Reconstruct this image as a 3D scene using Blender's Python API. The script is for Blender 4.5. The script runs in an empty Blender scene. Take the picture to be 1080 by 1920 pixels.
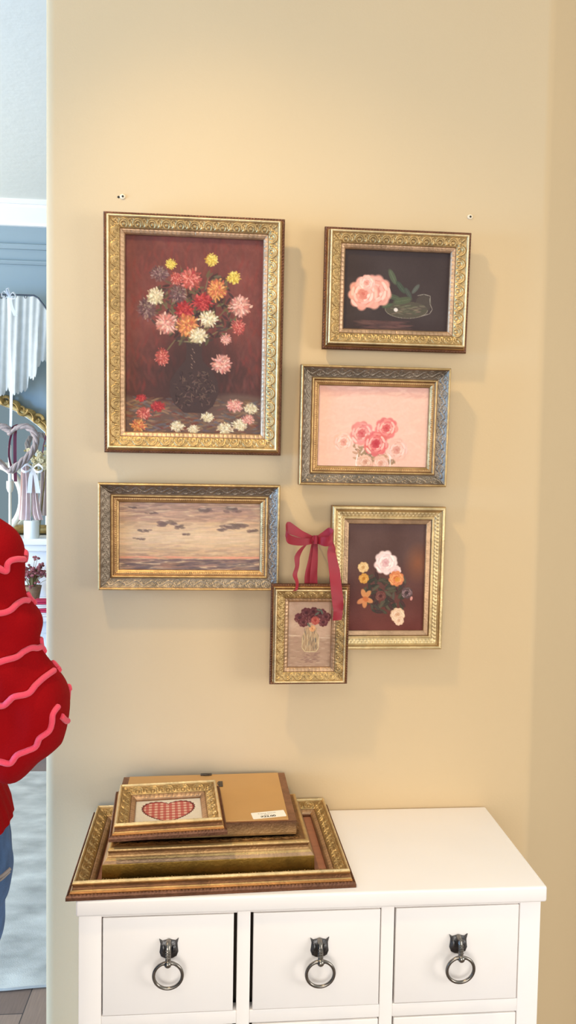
import bpy, bmesh, math, random
import numpy as np
from mathutils import Vector, Matrix
from mathutils.bvhtree import BVHTree
random.seed(7); rng = np.random.default_rng(11)
S = bpy.context.scene; COL = S.collection
R = math.radians

# ------------------------------------------------------------------ camera
FOC, PIT, YAW, ROL = 1365.2649, -0.04894, 0.08217, 0.01644
cy_, sy_ = math.cos(YAW), math.sin(YAW); cp_, sp_ = math.cos(PIT), math.sin(PIT)
FW = Vector((sy_*cp_, cy_*cp_, sp_)); r_ = Vector((cy_, -sy_, 0)); u_ = r_.cross(FW)
RT = r_*math.cos(ROL) + u_*math.sin(ROL); UP = -r_*math.sin(ROL) + u_*math.cos(ROL)
CAMP = Vector((0, -1.45, 1.5))
cd = bpy.data.cameras.new('camera'); cam = bpy.data.objects.new('camera', cd); COL.objects.link(cam)
cd.sensor_fit = 'VERTICAL'; cd.sensor_height = 36; cd.lens = FOC/1920*36; cd.clip_start = .02
cam.matrix_world = Matrix(((RT.x, UP.x, -FW.x, CAMP.x), (RT.y, UP.y, -FW.y, CAMP.y), (RT.z, UP.z, -FW.z, CAMP.z), (0, 0, 0, 1)))
S.camera = cam
def at(px, py, y=None, z=None):          # survey helper: where the sight line meets a plane
    d = FW + RT*((px-540)/FOC) - UP*((py-960)/FOC)
    k = (y-CAMP.y)/d.y if y is not None else (z-CAMP.z)/d.z
    return CAMP + d*k

# ------------------------------------------------------------------ world, lights, exposure
S.view_settings.view_transform = 'Standard'; S.view_settings.look = 'None'
S.view_settings.exposure = 0.0; S.view_settings.gamma = 1.0; S.view_settings.use_curve_mapping = False
W = bpy.data.worlds.new('world'); S.world = W; W.use_nodes = True
bg = W.node_tree.nodes['Background']; bg.inputs[0].default_value = (.70, .90, 1.0, 1); bg.inputs[1].default_value = .34
def area(name, loc, target, size, power, col, sy=None, shape=None):
    l = bpy.data.lights.new(name, 'AREA'); l.energy = power; l.color = col; l.size = size
    l.shape = shape or 'SQUARE'
    if sy: l.shape = 'RECTANGLE'; l.size_y = sy
    o = bpy.data.objects.new(name, l); COL.objects.link(o); o.location = loc
    o.rotation_euler = (Vector(target)-Vector(loc)).to_track_quat('-Z', 'Y').to_euler(); return o
sl_ = bpy.data.lights.new('ceiling_spot_light', 'SPOT'); sl_.energy = 70; sl_.color = (1, .76, .40); sl_.spot_size = R(64); sl_.spot_blend = 1.0; sl_.shadow_soft_size = .055
so_ = bpy.data.objects.new('ceiling_spot_light', sl_); COL.objects.link(so_); so_.location = (-.55, -.70, 2.90)
so_.rotation_euler = (Vector((.58, -.04, .80))-Vector(so_.location)).to_track_quat('-Z', 'Y').to_euler()
area('overhead_warm_fill', (-.85, -2.2, 2.90), (-.1, 0, 1.2), 1.0, 8, (1, .84, .66), .8)  # added overhead warm fill; no ceiling panel is known here
area('front_fill', (-.4, -4.2, 1.3), (.0, 0, .9), 2.4, 82, (1, .96, .90), 1.8)  # unseen fill added to light wall and cabinet from the front
area('right_wall_fill', (3.4, -2.3, 1.5), (.6, 0, 1.3), 1.4, 68, (1, .97, .92), 1.6)  # added to brighten the angled right wall; no window known there
area('side_window_daylight', (-3.3, 1.35, 1.6), (-1, 1.7, 2.2), 1.4, 88, (1, .90, .78), 1.5)
area('left_window_fill', (-3.3, -.95, 1.15), (0, -.3, .55), 1.2, 205, (.26, .54, 1.0), 1.5)  # fill standing for an unseen left window, blued to tint the wall

# ------------------------------------------------------------------ material helpers
def lin(c):
    return tuple(((v/255)/12.92 if v/255 <= .04045 else ((v/255+.055)/1.055)**2.4) for v in c)
def mat(name, rgb, rough=.6, metal=0, var=0, vscale=20, bump=0, bscale=60, spec=None, attr=None, bdetail=4, trans=0, alpha=1, stretch=None, sheen=0, wave=None):
    m = bpy.data.materials.new(name); m.use_nodes = True; nt = m.node_tree; b = nt.nodes['Principled BSDF']
    c = lin(rgb) + (1,)
    b.inputs['Base Color'].default_value = c; b.inputs['Roughness'].default_value = rough; b.inputs['Metallic'].default_value = metal
    if spec is not None: b.inputs['Specular IOR Level'].default_value = spec
    if trans: b.inputs['Transmission Weight'].default_value = trans
    if alpha < 1: b.inputs['Alpha'].default_value = alpha
    if sheen: b.inputs['Sheen Weight'].default_value = sheen
    tc = nt.nodes.new('ShaderNodeTexCoord'); mp = nt.nodes.new('ShaderNodeMapping'); nt.links.new(tc.outputs['Object'], mp.inputs[0])
    if stretch: mp.inputs['Scale'].default_value = stretch
    src = None
    if attr:
        a = nt.nodes.new('ShaderNodeAttribute'); a.attribute_name = attr; src = a.outputs['Color']
    if var or attr:
        n = nt.nodes.new('ShaderNodeTexNoise'); n.inputs['Scale'].default_value = vscale; n.inputs['Detail'].default_value = 5
        nt.links.new(mp.outputs[0], n.inputs['Vector'])
        mr = nt.nodes.new('ShaderNodeMapRange'); mr.inputs[1].default_value = .3; mr.inputs[2].default_value = .7
        mr.inputs[3].default_value = 1-var; mr.inputs[4].default_value = 1+var
        nt.links.new(n.outputs[0], mr.inputs[0])
        mx = nt.nodes.new('ShaderNodeVectorMath'); mx.operation = 'SCALE'
        if src: nt.links.new(src, mx.inputs[0])
        else: mx.inputs[0].default_value = c[:3]
        nt.links.new(mr.outputs[0], mx.inputs['Scale']); nt.links.new(mx.outputs[0], b.inputs['Base Color'])
    if bump or wave:
        bp = nt.nodes.new('ShaderNodeBump'); bp.inputs['Strength'].default_value = bump or .4; bp.inputs['Distance'].default_value = .002
        if wave:
            n2 = nt.nodes.new('ShaderNodeTexWave'); n2.inputs['Scale'].default_value = wave[0]; n2.bands_direction = wave[1]; n2.inputs['Distortion'].default_value = wave[2]
            nt.links.new(mp.outputs[0], n2.inputs['Vector']); nt.links.new(n2.outputs['Fac'], bp.inputs['Height'])
        else:
            n2 = nt.nodes.new('ShaderNodeTexNoise'); n2.inputs['Scale'].default_value = bscale; n2.inputs['Detail'].default_value = bdetail
            nt.links.new(mp.outputs[0], n2.inputs['Vector']); nt.links.new(n2.outputs[0], bp.inputs['Height'])
        nt.links.new(bp.outputs[0], b.inputs['Normal'])
    return m
M = {}
M['wall'] = mat('beige_wall_paint', (202, 175, 135), .75, bump=.12, bscale=220, var=.012, vscale=3)
M['ceiling'] = mat('ceiling_plaster', (226, 230, 222), .9, bump=.9, bscale=22, bdetail=6)
M['trimwhite'] = mat('white_trim_paint', (235, 238, 238), .5)
M['blue'] = mat('blue_wall_paint', (143, 163, 172), .7, bump=.05)
M['cab'] = mat('white_cabinet_paint', (244, 236, 230), .38, var=.015, vscale=6, bump=.04, bscale=90)
M['gap'] = mat('dark_gap_fill', (60, 48, 38), .9)
M['pull'] = mat('aged_nickel', (135, 128, 120), .27, 1, var=.25, vscale=120)
M['pulldark'] = mat('dark_cast_metal', (92, 90, 90), .38, 1, var=.3, vscale=150, bump=.3, bscale=300)
M['gilt'] = mat('antique_gilt_moulding', (180, 150, 90), .42, .72, attr='tone', var=.16, vscale=75, bump=.35, bscale=260)
M['print'] = mat('printed_canvas', (128, 128, 128), .6, attr='tone', var=.035, vscale=160, bump=.22, bscale=420, spec=.25)
M['kraft'] = mat('kraft_paper_backing', (196, 148, 88), .55, var=.03, vscale=12, bump=.05)
M['woodpink'] = mat('raw_brown_board', (170, 112, 84), .6, var=.10, vscale=18, stretch=(1, 6, 1))
M['label'] = mat('white_sticker_paper', (250, 243, 228), .5)
M['ink'] = mat('black_ink', (32, 28, 26), .6)
M['inkgrey'] = mat('grey_ink', (168, 154, 138), .6)
M['ribbon'] = mat('crimson_satin_ribbon', (144, 20, 38), .5, var=.06, vscale=60, sheen=.08, wave=(900, 'DIAGONAL', 1), bump=.12)
M['steel'] = mat('dark_steel', (92, 86, 80), .4, .9)
M['plug'] = mat('white_wall_plug', (222, 204, 174), .5)
M['hole'] = mat('dark_hole', (45, 38, 30), .9)
M['knit'] = mat('red_knit', (142, 0, 6), .85, var=.06, vscale=14, bump=.3, bscale=500, spec=.12)
M['trimpink'] = mat('coral_pink_yarn', (228, 66, 88), .85, bump=.5, bscale=700, sheen=.2)
M['denim'] = mat('blue_denim', (62, 92, 132), .8, var=.28, vscale=40, bump=.3, bscale=500)
M['stitch'] = mat('denim_stitching', (128, 118, 112), .8)
M['skin'] = mat('skin', (216, 168, 142), .5, var=.03)
M['hair'] = mat('brown_hair', (84, 56, 38), .5, var=.25, vscale=60, stretch=(6, 6, 1))
M['shoe'] = mat('white_leather', (225, 220, 214), .5)
M['rug'] = mat('faded_grey_blue_rug', (182, 184, 176), .95, var=.30, vscale=7, bump=.5, bscale=260, stretch=(1, 1.8, 1))
M['tulle'] = mat('white_tulle', (214, 218, 214), .9, alpha=.66, var=.06, vscale=30)
M['whiterib'] = mat('white_satin', (238, 243, 250), .5)
M['wire'] = mat('dark_wire', (70, 76, 84), .5, .6)
M['goldorn'] = mat('antique_gold_carving', (158, 132, 78), .45, .55, var=.35, vscale=40)
M['glass'] = mat('mirror_glass', (236, 242, 244), .03, 1)
M['vine'] = mat('whitewashed_vine', (166, 152, 148), .8, var=.18, vscale=40, bump=.6, bscale=120)
M['maroon'] = mat('maroon_satin', (104, 38, 68), .5)
M['candle'] = mat('white_wax', (240, 248, 244), .45)
M['palepink'] = mat('pale_pink_gauze', (232, 214, 214), .85, var=.05, vscale=30)
M['cream'] = mat('cream_petals', (226, 220, 186), .8, var=.15, vscale=80)
M['leafd'] = mat('dusty_leaf', (136, 128, 84), .8, var=.2, vscale=80)
M['driedred'] = mat('dried_red_flowers', (140, 82, 86), .85, var=.3, vscale=60)
M['pot'] = mat('brown_basket_pot', (134, 106, 80), .8, var=.25, vscale=60)
M['napred'] = mat('crimson_cloth', (180, 34, 74), .75)
M['napwhite'] = mat('white_cloth', (235, 232, 228), .8)
M['pinkglass'] = mat('pink_ceramic', (222, 168, 184), .3)
M['greytable'] = mat('pale_grey_paint', (205, 207, 212), .6)
M['paleframe'] = mat('pale_cream_wood', (232, 228, 208), .5, var=.05)
# wooden floor planks
def floor_mat():
    m = bpy.data.materials.new('brown_floor_planks'); m.use_nodes = True; nt = m.node_tree; b = nt.nodes['Principled BSDF']
    tc = nt.nodes.new('ShaderNodeTexCoord'); mp = nt.nodes.new('ShaderNodeMapping'); nt.links.new(tc.outputs['Object'], mp.inputs[0])
    mp.inputs['Rotation'].default_value = (0, 0, R(90))
    br = nt.nodes.new('ShaderNodeTexBrick'); nt.links.new(mp.outputs[0], br.inputs['Vector'])
    br.inputs['Scale'].default_value = 1; br.inputs['Brick Width'].default_value = 1.1; br.inputs['Row Height'].default_value = .11
    br.inputs['Mortar Size'].default_value = .0015; br.inputs['Color1'].default_value = lin((120, 98, 84))+(1,); br.inputs['Color2'].default_value = lin((168, 142, 120))+(1,)
    br.inputs['Mortar'].default_value = lin((60, 50, 44))+(1,)
    n = nt.nodes.new('ShaderNodeTexNoise'); mp2 = nt.nodes.new('ShaderNodeMapping'); mp2.inputs['Scale'].default_value = (40, 3, 1)
    nt.links.new(tc.outputs['Object'], mp2.inputs[0]); nt.links.new(mp2.outputs[0], n.inputs['Vector'])
    mx = nt.nodes.new('ShaderNodeMix'); mx.data_type = 'RGBA'; mx.blend_type = 'MULTIPLY'; mx.inputs[0].default_value = .35
    nt.links.new(br.outputs['Color'], mx.inputs[6]); nt.links.new(n.outputs['Fac'], mx.inputs[7]); nt.links.new(mx.outputs[2], b.inputs['Base Color'])
    b.inputs['Roughness'].default_value = .45
    return m
M['floor'] = floor_mat()

# ------------------------------------------------------------------ mesh helpers
class MB:
    def __init__(s): s.v = []; s.f = []; s.m = []
    def add(s, vs, fs, mi=0):
        n = len(s.v); s.v += [tuple(p) for p in vs]; s.f += [tuple(n+i for i in f) for f in fs]; s.m += [mi]*len(fs)
    def box(s, x0, x1, y0, y1, z0, z1, mi=0, bev=0):
        if bev:
            bm = bmesh.new(); bmesh.ops.create_cube(bm, size=1)
            for v in bm.verts: v.co = Vector(((x0+x1)/2+v.co.x*(x1-x0), (y0+y1)/2+v.co.y*(y1-y0), (z0+z1)/2+v.co.z*(z1-z0)))
            bmesh.ops.bevel(bm, geom=list(bm.edges), offset=bev, segments=3, profile=.5, affect='EDGES')
            bm.verts.index_update(); s.add([v.co.copy() for v in bm.verts], [[v.index for v in f.verts] for f in bm.faces], mi); bm.free(); return
        s.add([(x, y, z) for x in (x0, x1) for y in (y0, y1) for z in (z0, z1)],
              [(0, 1, 3, 2), (4, 6, 7, 5), (0, 4, 5, 1), (2, 3, 7, 6), (0, 2, 6, 4), (1, 5, 7, 3)], mi)
    def loft(s, rings, mi=0, closed=True, caps=True):
        n = len(rings[0]); vs = [p for r in rings for p in r]; fs = []
        for i in range(len(rings)-1):
            for j in range(n if closed else n-1):
                a = i*n+j; b = i*n+(j+1) % n; fs.append((a, b, b+n, a+n))
        if caps and closed: fs.append(tuple(range(n))[::-1]); fs.append(tuple(range((len(rings)-1)*n, len(rings)*n)))
        s.add(vs, fs, mi)
    def tube(s, pts, r, n=10, mi=0, closed=False, flat=1.0):
        pts = [Vector(p) for p in pts]; rr = r if hasattr(r, '__len__') else [r]*len(pts)
        rings = []; N = len(pts); prev = None
        for i, p in enumerate(pts):
            a = pts[(i-1) % N] if (closed or i > 0) else p; b = pts[(i+1) % N] if (closed or i < N-1) else p
            t = (b-a).normalized()
            if prev is None: prev = t.orthogonal().normalized()
            u = (prev - t*prev.dot(t)).normalized(); prev = u; w = t.cross(u)
            rings.append([p + (u*math.cos(2*math.pi*k/n) + w*math.sin(2*math.pi*k/n)*flat)*rr[i] for k in range(n)])
        if closed: rings.append(rings[0]); s.loft(rings, mi, caps=False)
        else: s.loft(rings, mi)
    def lathe(s, prof, c=(0, 0, 0), n=32, mi=0):
        s.loft([[(c[0]+r*math.cos(2*math.pi*k/n), c[1]+r*math.sin(2*math.pi*k/n), c[2]+z) for k in range(n)] for r, z in prof], mi)
    def ball(s, c, r, n=12, mi=0):
        r = r if hasattr(r, '__len__') else (r, r, r)
        rings = [[(c[0]+r[0]*math.sin(a)*math.cos(b), c[1]+r[1]*math.sin(a)*math.sin(b), c[2]+r[2]*math.cos(a)) for b in [2*math.pi*k/n for k in range(n)]]
                 for a in [math.pi*(.02+.96*i/(n//2)) for i in range(n//2+1)]]
        s.loft(rings, mi)
    def sheet(s, P, th, mi=0):          # P: grid [i][j] of points -> thin solid sheet
        P = np.array([[tuple(q) for q in row] for row in P], float); a, b = P.shape[:2]
        du = np.gradient(P, axis=0); dv = np.gradient(P, axis=1); n = np.cross(du, dv); n /= (np.linalg.norm(n, axis=2, keepdims=True)+1e-12)
        A = P+n*th/2; B = P-n*th/2
        vs = list(map(tuple, A.reshape(-1, 3)))+list(map(tuple, B.reshape(-1, 3))); o = a*b; fs = []
        for i in range(a-1):
            for j in range(b-1):
                q = (i*b+j, (i+1)*b+j, (i+1)*b+j+1, i*b+j+1); fs.append(q); fs.append(tuple(o+k for k in q[::-1]))
        edge = [(0, j) for j in range(b)]+[(i, b-1) for i in range(1, a)]+[(a-1, j) for j in range(b-2, -1, -1)]+[(i, 0) for i in range(a-2, 0, -1)]
        ids = [i*b+j for i, j in edge]
        for k in range(len(ids)):
            p, q = ids[k], ids[(k+1) % len(ids)]; fs.append((p, q, o+q, o+p))
        s.add(vs, fs, mi)
    def build(s, name, mats, parent=None, smooth=True, loc=None, fix=True):
        me = bpy.data.meshes.new(name); me.from_pydata(s.v, [], s.f)
        if not isinstance(mats, (list, tuple)): mats = [mats]
        for m in mats: me.materials.append(m)
        if len(mats) > 1: me.polygons.foreach_set('material_index', s.m)
        if fix:
            bm = bmesh.new(); bm.from_mesh(me); bmesh.ops.recalc_face_normals(bm, faces=bm.faces); bm.to_mesh(me); bm.free()
        if smooth:
            me.polygons.foreach_set('use_smooth', [True]*len(me.polygons)); me.set_sharp_from_angle(angle=R(38))
        o = bpy.data.objects.new(name, me); COL.objects.link(o)
        if parent: o.parent = parent
        if loc: o.location = loc
        return o
def tag(o, label=None, cat=None, group=None, kind=None):
    if label: o['label'] = label
    if cat: o['category'] = cat
    if group: o['group'] = group
    if kind: o['kind'] = kind
    return o
def thing(name, label, cat, loc=(0, 0, 0), rot=(0, 0, 0), group=None):
    o = bpy.data.objects.new(name, None); COL.objects.link(o); o.location = loc; o.rotation_euler = rot; o.empty_display_size = .05
    return tag(o, label, cat, group)
def structure(name, mb, m, smooth=False):
    o = mb.build(name, m, smooth=smooth); o['kind'] = 'structure'; return o
def inst(t, p): return tuple(Vector(p)-Vector(t.location))
def spline(P, n=12):
    P = [Vector(p) for p in P]; out = []
    for i in range(len(P)-1):
        p0 = P[max(i-1, 0)]; p1 = P[i]; p2 = P[i+1]; p3 = P[min(i+2, len(P)-1)]
        for k in range(n):
            t = k/n; out.append(.5*((2*p1)+(p2-p0)*t+(2*p0-5*p1+4*p2-p3)*t*t+(3*p1-p0-3*p2+p3)*t**3))
    out.append(P[-1]); return out

# ------------------------------------------------------------------ room shell
YW = 2.75                                   # far blue wall
CEIL = at(40, 385, y=YW).z
b = MB(); b.box(-4, 4, -5, YW+.1, -.05, 0); structure('floor', b, M['floor'])
b = MB(); b.box(-4, 4, -5, YW+.1, CEIL, CEIL+.05); structure('ceiling', b, M['ceiling'])
b = MB(); b.box(-4, 4, YW, YW+.1, 0, CEIL); structure('wall_far', b, M['blue'])
b = MB(); zs_ = (0, .55, 2.15, CEIL+0); ys_ = (-2.0, -1.6, -.3, .65, 2.05, YW)
for i in range(5):
    if i in (1, 3): b.box(-3.5, -3.42, ys_[i], ys_[i+1], 0, .75); b.box(-3.5, -3.42, ys_[i], ys_[i+1], 2.35, CEIL)
    else: b.box(-3.5, -3.42, ys_[i], ys_[i+1], 0, CEIL)
structure('wall_left', b, M['blue'])
for n_, (ya, yb_) in enumerate(((-1.6, -.3), (.65, 2.05))):  # unseen windows, added to carry the area lamps on the left
    b = MB()
    for y in (ya, (ya+yb_)/2, yb_-.05): b.box(-3.46, -3.40, y, y+.05, .75, 2.35)
    for z in (.75, 1.52, 2.30): b.box(-3.455, -3.405, ya, yb_, z, z+.05)
    b.box(-3.44, -3.36, ya-.04, yb_+.04, .71, .75); structure('window_%d' % (n_+1), b, M['trimwhite'])
# middle wall with rounded corners: left end rounds off into the opening, right end turns away
XL, XR, RC = -.357, .622, .020
path = [(XL, .17), (XL, RC)]
for k in range(1, 9): a = R(180+90*k/8); path.append((XL+RC+RC*math.cos(a), RC+RC*math.sin(a)))
RB = .035; TA = R(40)
for k in range(0, 9): a = R(270)+TA*k/8; path.append((XR+RB*math.cos(a), RB+RB*math.sin(a)))
ex = path[-1]; path.append((ex[0]+1.9*math.cos(TA), ex[1]+1.9*math.sin(TA)))
path.append((path[-1][0]-.17*math.sin(TA), path[-1][1]+.17*math.cos(TA)))
path.append((XR-.03, .17))
b = MB(); b.loft([[(x, y, z) for x, y in path] for z in (0, CEIL)]); structure('wall_middle', b, M['wall'], smooth=True)
# crown moulding and picture rails on the blue wall
zc = at(40, 425, y=YW).z; h = CEIL-zc
prof = [(0, 0), (.02, 0), (.025, .015), (.04, .03), (.07, .06), (.085, .075), (.09, .09), (.10, .09), (.10, h), (0, h)]
b = MB(); b.loft([[(x, YW-d, zc+z) for d, z in prof] for x in (-4, 4)]); structure('trim_1', b, M['trimwhite'])
for i, (py, hh) in enumerate(((463, .030), (493, .022))):
    z = at(40, py, y=YW).z
    b = MB(); b.loft([[(x, YW-d, z+q) for d, q in [(0, -hh/2), (.012, -hh/2), (.022, 0), (.022, hh*.3), (.010, hh/2), (0, hh/2)]] for x in (-4, 4)])
    structure('trim_%d' % (i+2), b, M['blue'])

# ------------------------------------------------------------------ picture frame machinery
COPPER = np.array(lin((168, 112, 58))); GOLD = np.array(lin((194, 162, 108))); PALEG = np.array(lin((220, 196, 150))); BROWN = np.array(lin((112, 74, 44))); DARK = np.array(lin((104, 68, 48)))
GREY = np.array(lin((142, 127, 110))); MAUVE = np.array(lin((176, 142, 110))); BRONZE = np.array(lin((172, 134, 88))); WOOD = np.array(lin((150, 108, 80)))
def g(x, s): return np.exp(-(x/s)**2)
def orn_shell(s, y, wd, P):
    x = (s/P-np.floor(s/P)-.5)*P; c = wd*.66; r = np.hypot(x, y-c); th = np.arctan2(y-c, x)
    h = .95*g(r-.0092, .0011)*(y < c+.002)+.75*g(r-.0060, .0010)+.7*g(r, .0019)+.22*np.cos(th*15)*(r > .0105)*(r < .016)
    xe = np.minimum(np.abs(x-P/2), np.abs(x+P/2)); dart = np.clip(1-xe/(.0008+.0042*np.clip((y-wd*.45)/(wd*.5), 0, 1)), 0, 1)*(y > wd*.45)
    return np.clip(np.maximum(h, dart*1.05), -.2, 1.2)
def orn_scroll(s, y, wd, P):
    x = (s/P-np.floor(s/P)); X = x*P; amp = wd*.22; mid = wd*.5
    stem = g(y-(mid+amp*np.sin(2*np.pi*x)), .0011); h = stem
    for cx, cyy, sg in ((.25, mid-amp*.3, 1), (.75, mid+amp*.3, -1)):
        dx = X-cx*P; dy = (y-cyy)*sg; r = np.hypot(dx, dy); th = np.arctan2(dy, dx)
        ph = r/.0030-th/(2*np.pi); fr = np.abs(ph-np.round(ph)); h = np.maximum(h, g(fr, .22)*(r < .0062)*.95)
    for k, (cx, sg) in enumerate(((.02, -1), (.5, 1), (.12, 1), (.62, -1))):
        dx = (X-cx*P+P/2) % P-P/2; dy = (y-mid)*sg-.0035; a = .9; u = dx*math.cos(a)+dy*math.sin(a); v = -dx*math.sin(a)+dy*math.cos(a)
        h = np.maximum(h, np.clip(1-(u/.0036)**2-(v/.0014)**2, 0, 1)*.8)
    return h
def orn_leaf(s, y, wd, P):
    q = .0075; x = (s/q-np.floor(s/q)-.5)*q; t = y/wd
    r = np.hypot(x, (y-wd*.35)*.55); return np.clip(.9*g(r-.0026, .0009)+.5*g(x, .0006)*(t > .4)+.35*g(np.abs(x)-q/2, .0005), 0, 1)
def beads(s, q=.0062):
    x = (s/q-np.floor(s/q)-.5)*q/(q/2); return np.sqrt(np.clip(1-x*x, 0, 1))
# profile rows: (d, z, tone, lowtone, kind) ; kind: 0 plain, 1 ornament, 2 beads, 3 dentil
STY = {
 'shell': dict(w=.041, prof=[(0, 0, DARK, 0), (0, .0055, DARK, 0), (.001, .0075, DARK, 2), (.0045, .0085, DARK, 2), (.0052, .0088, COPPER, 0), (.0060, .0112, COPPER, 0), (.0072, .0128, GOLD, 0), (.0084, .0132, BROWN, 0), (.0092, .0150, BROWN, 0),
      (.0095, .0185, BROWN, 0), (.0088, .0215, COPPER, 0), (.0090, .0240, GOLD, 0), (.0102, .0262, PALEG, 0), (.0114, .0268, PALEG, 0), (.0128, .0255, PALEG, 0), (.0138, .0235, GOLD, 0), (.0146, .0225, BRONZE, 0),
      (.0148, .0222, GOLD, 1), (.0310, .0150, GOLD, 1), (.0316, .0130, BROWN, 0), (.0335, .0128, MAUVE, 3), (.0395, .0098, MAUVE, 3), (.041, .0085, MAUVE, 0), (.041, .0035, DARK, 0)], amp=.0032, orn=orn_shell, P=.0272, low=np.array(lin((142, 112, 72)))),
 'scoop': dict(w=.038, prof=[(0, 0, DARK, 0), (0, .0215, BRONZE, 0), (.0008, .0245, GOLD, 0), (.0028, .0262, GOLD, 0), (.0044, .0250, BRONZE, 0), (.0050, .0242, BROWN, 0),
      (.0055, .0236, GREY, 1), (.011, .0178, GREY, 1), (.0165, .0143, GREY, 1), (.0220, .0125, GREY, 1), (.0224, .0122, BROWN, 0), (.0232, .0140, BRONZE, 0), (.0252, .0152, GOLD, 0), (.0268, .0142, BRONZE, 0), (.0280, .0115, BROWN, 0),
      (.0298, .0110, BRONZE, 0), (.0312, .0108, BRONZE, 2), (.0342, .0092, BRONZE, 2), (.0348, .0085, GOLD, 0), (.0368, .0070, BRONZE, 0), (.038, .0065, BROWN, 0), (.038, .003, DARK, 0)], amp=.0017, orn=orn_scroll, P=.031, low=np.array(lin((112, 97, 80)))),
 'leaf': dict(w=.036, prof=[(0, 0, DARK, 0), (0, .018, BRONZE, 0), (.001, .0215, GOLD, 0), (.004, .0235, PALEG, 0), (.0072, .0225, GOLD, 0), (.0082, .0195, BRONZE, 0), (.0105, .0185, GOLD, 0), (.0118, .0172, GOLD, 0),
      (.012, .017, PALEG, 1), (.0215, .0125, PALEG, 1), (.0222, .0125, GOLD, 0), (.0240, .0145, PALEG, 0), (.0258, .0135, GOLD, 0), (.0266, .0105, BROWN, 0), (.0272, .0100, MAUVE, 0), (.0345, .0082, MAUVE, 0), (.036, .0075, MAUVE, 0), (.036, .003, DARK, 0)], amp=.0014, orn=orn_leaf, P=.0075, low=np.array(lin((170, 138, 84)))),
 'deep': dict(w=.050, prof=[(0, 0, BROWN, 0), (0, .004, np.array(lin((120, 92, 36))), 0), (.0006, .030, np.array(lin((132, 102, 42))), 0), (.0016, .0305, MAUVE, 0), (.0045, .0345, MAUVE, 0), (.0055, .0350, GOLD, 0), (.0070, .0372, GOLD, 0), (.0078, .0378, BRONZE, 0),
      (.0092, .0400, BRONZE, 0), (.0096, .0460, BROWN, 0), (.0085, .0490, BRONZE, 0), (.0092, .0515, GOLD, 0), (.0125, .0530, GOLD, 0), (.0150, .0525, BRONZE, 0),
      (.0155, .0522, BRONZE, 1), (.0400, .0480, BRONZE, 1), (.042, .044, BROWN, 0), (.050, .040, BROWN, 0), (.050, .034, DARK, 0)], amp=.0016, orn=orn_scroll, P=.034, low=BROWN),
}
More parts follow.
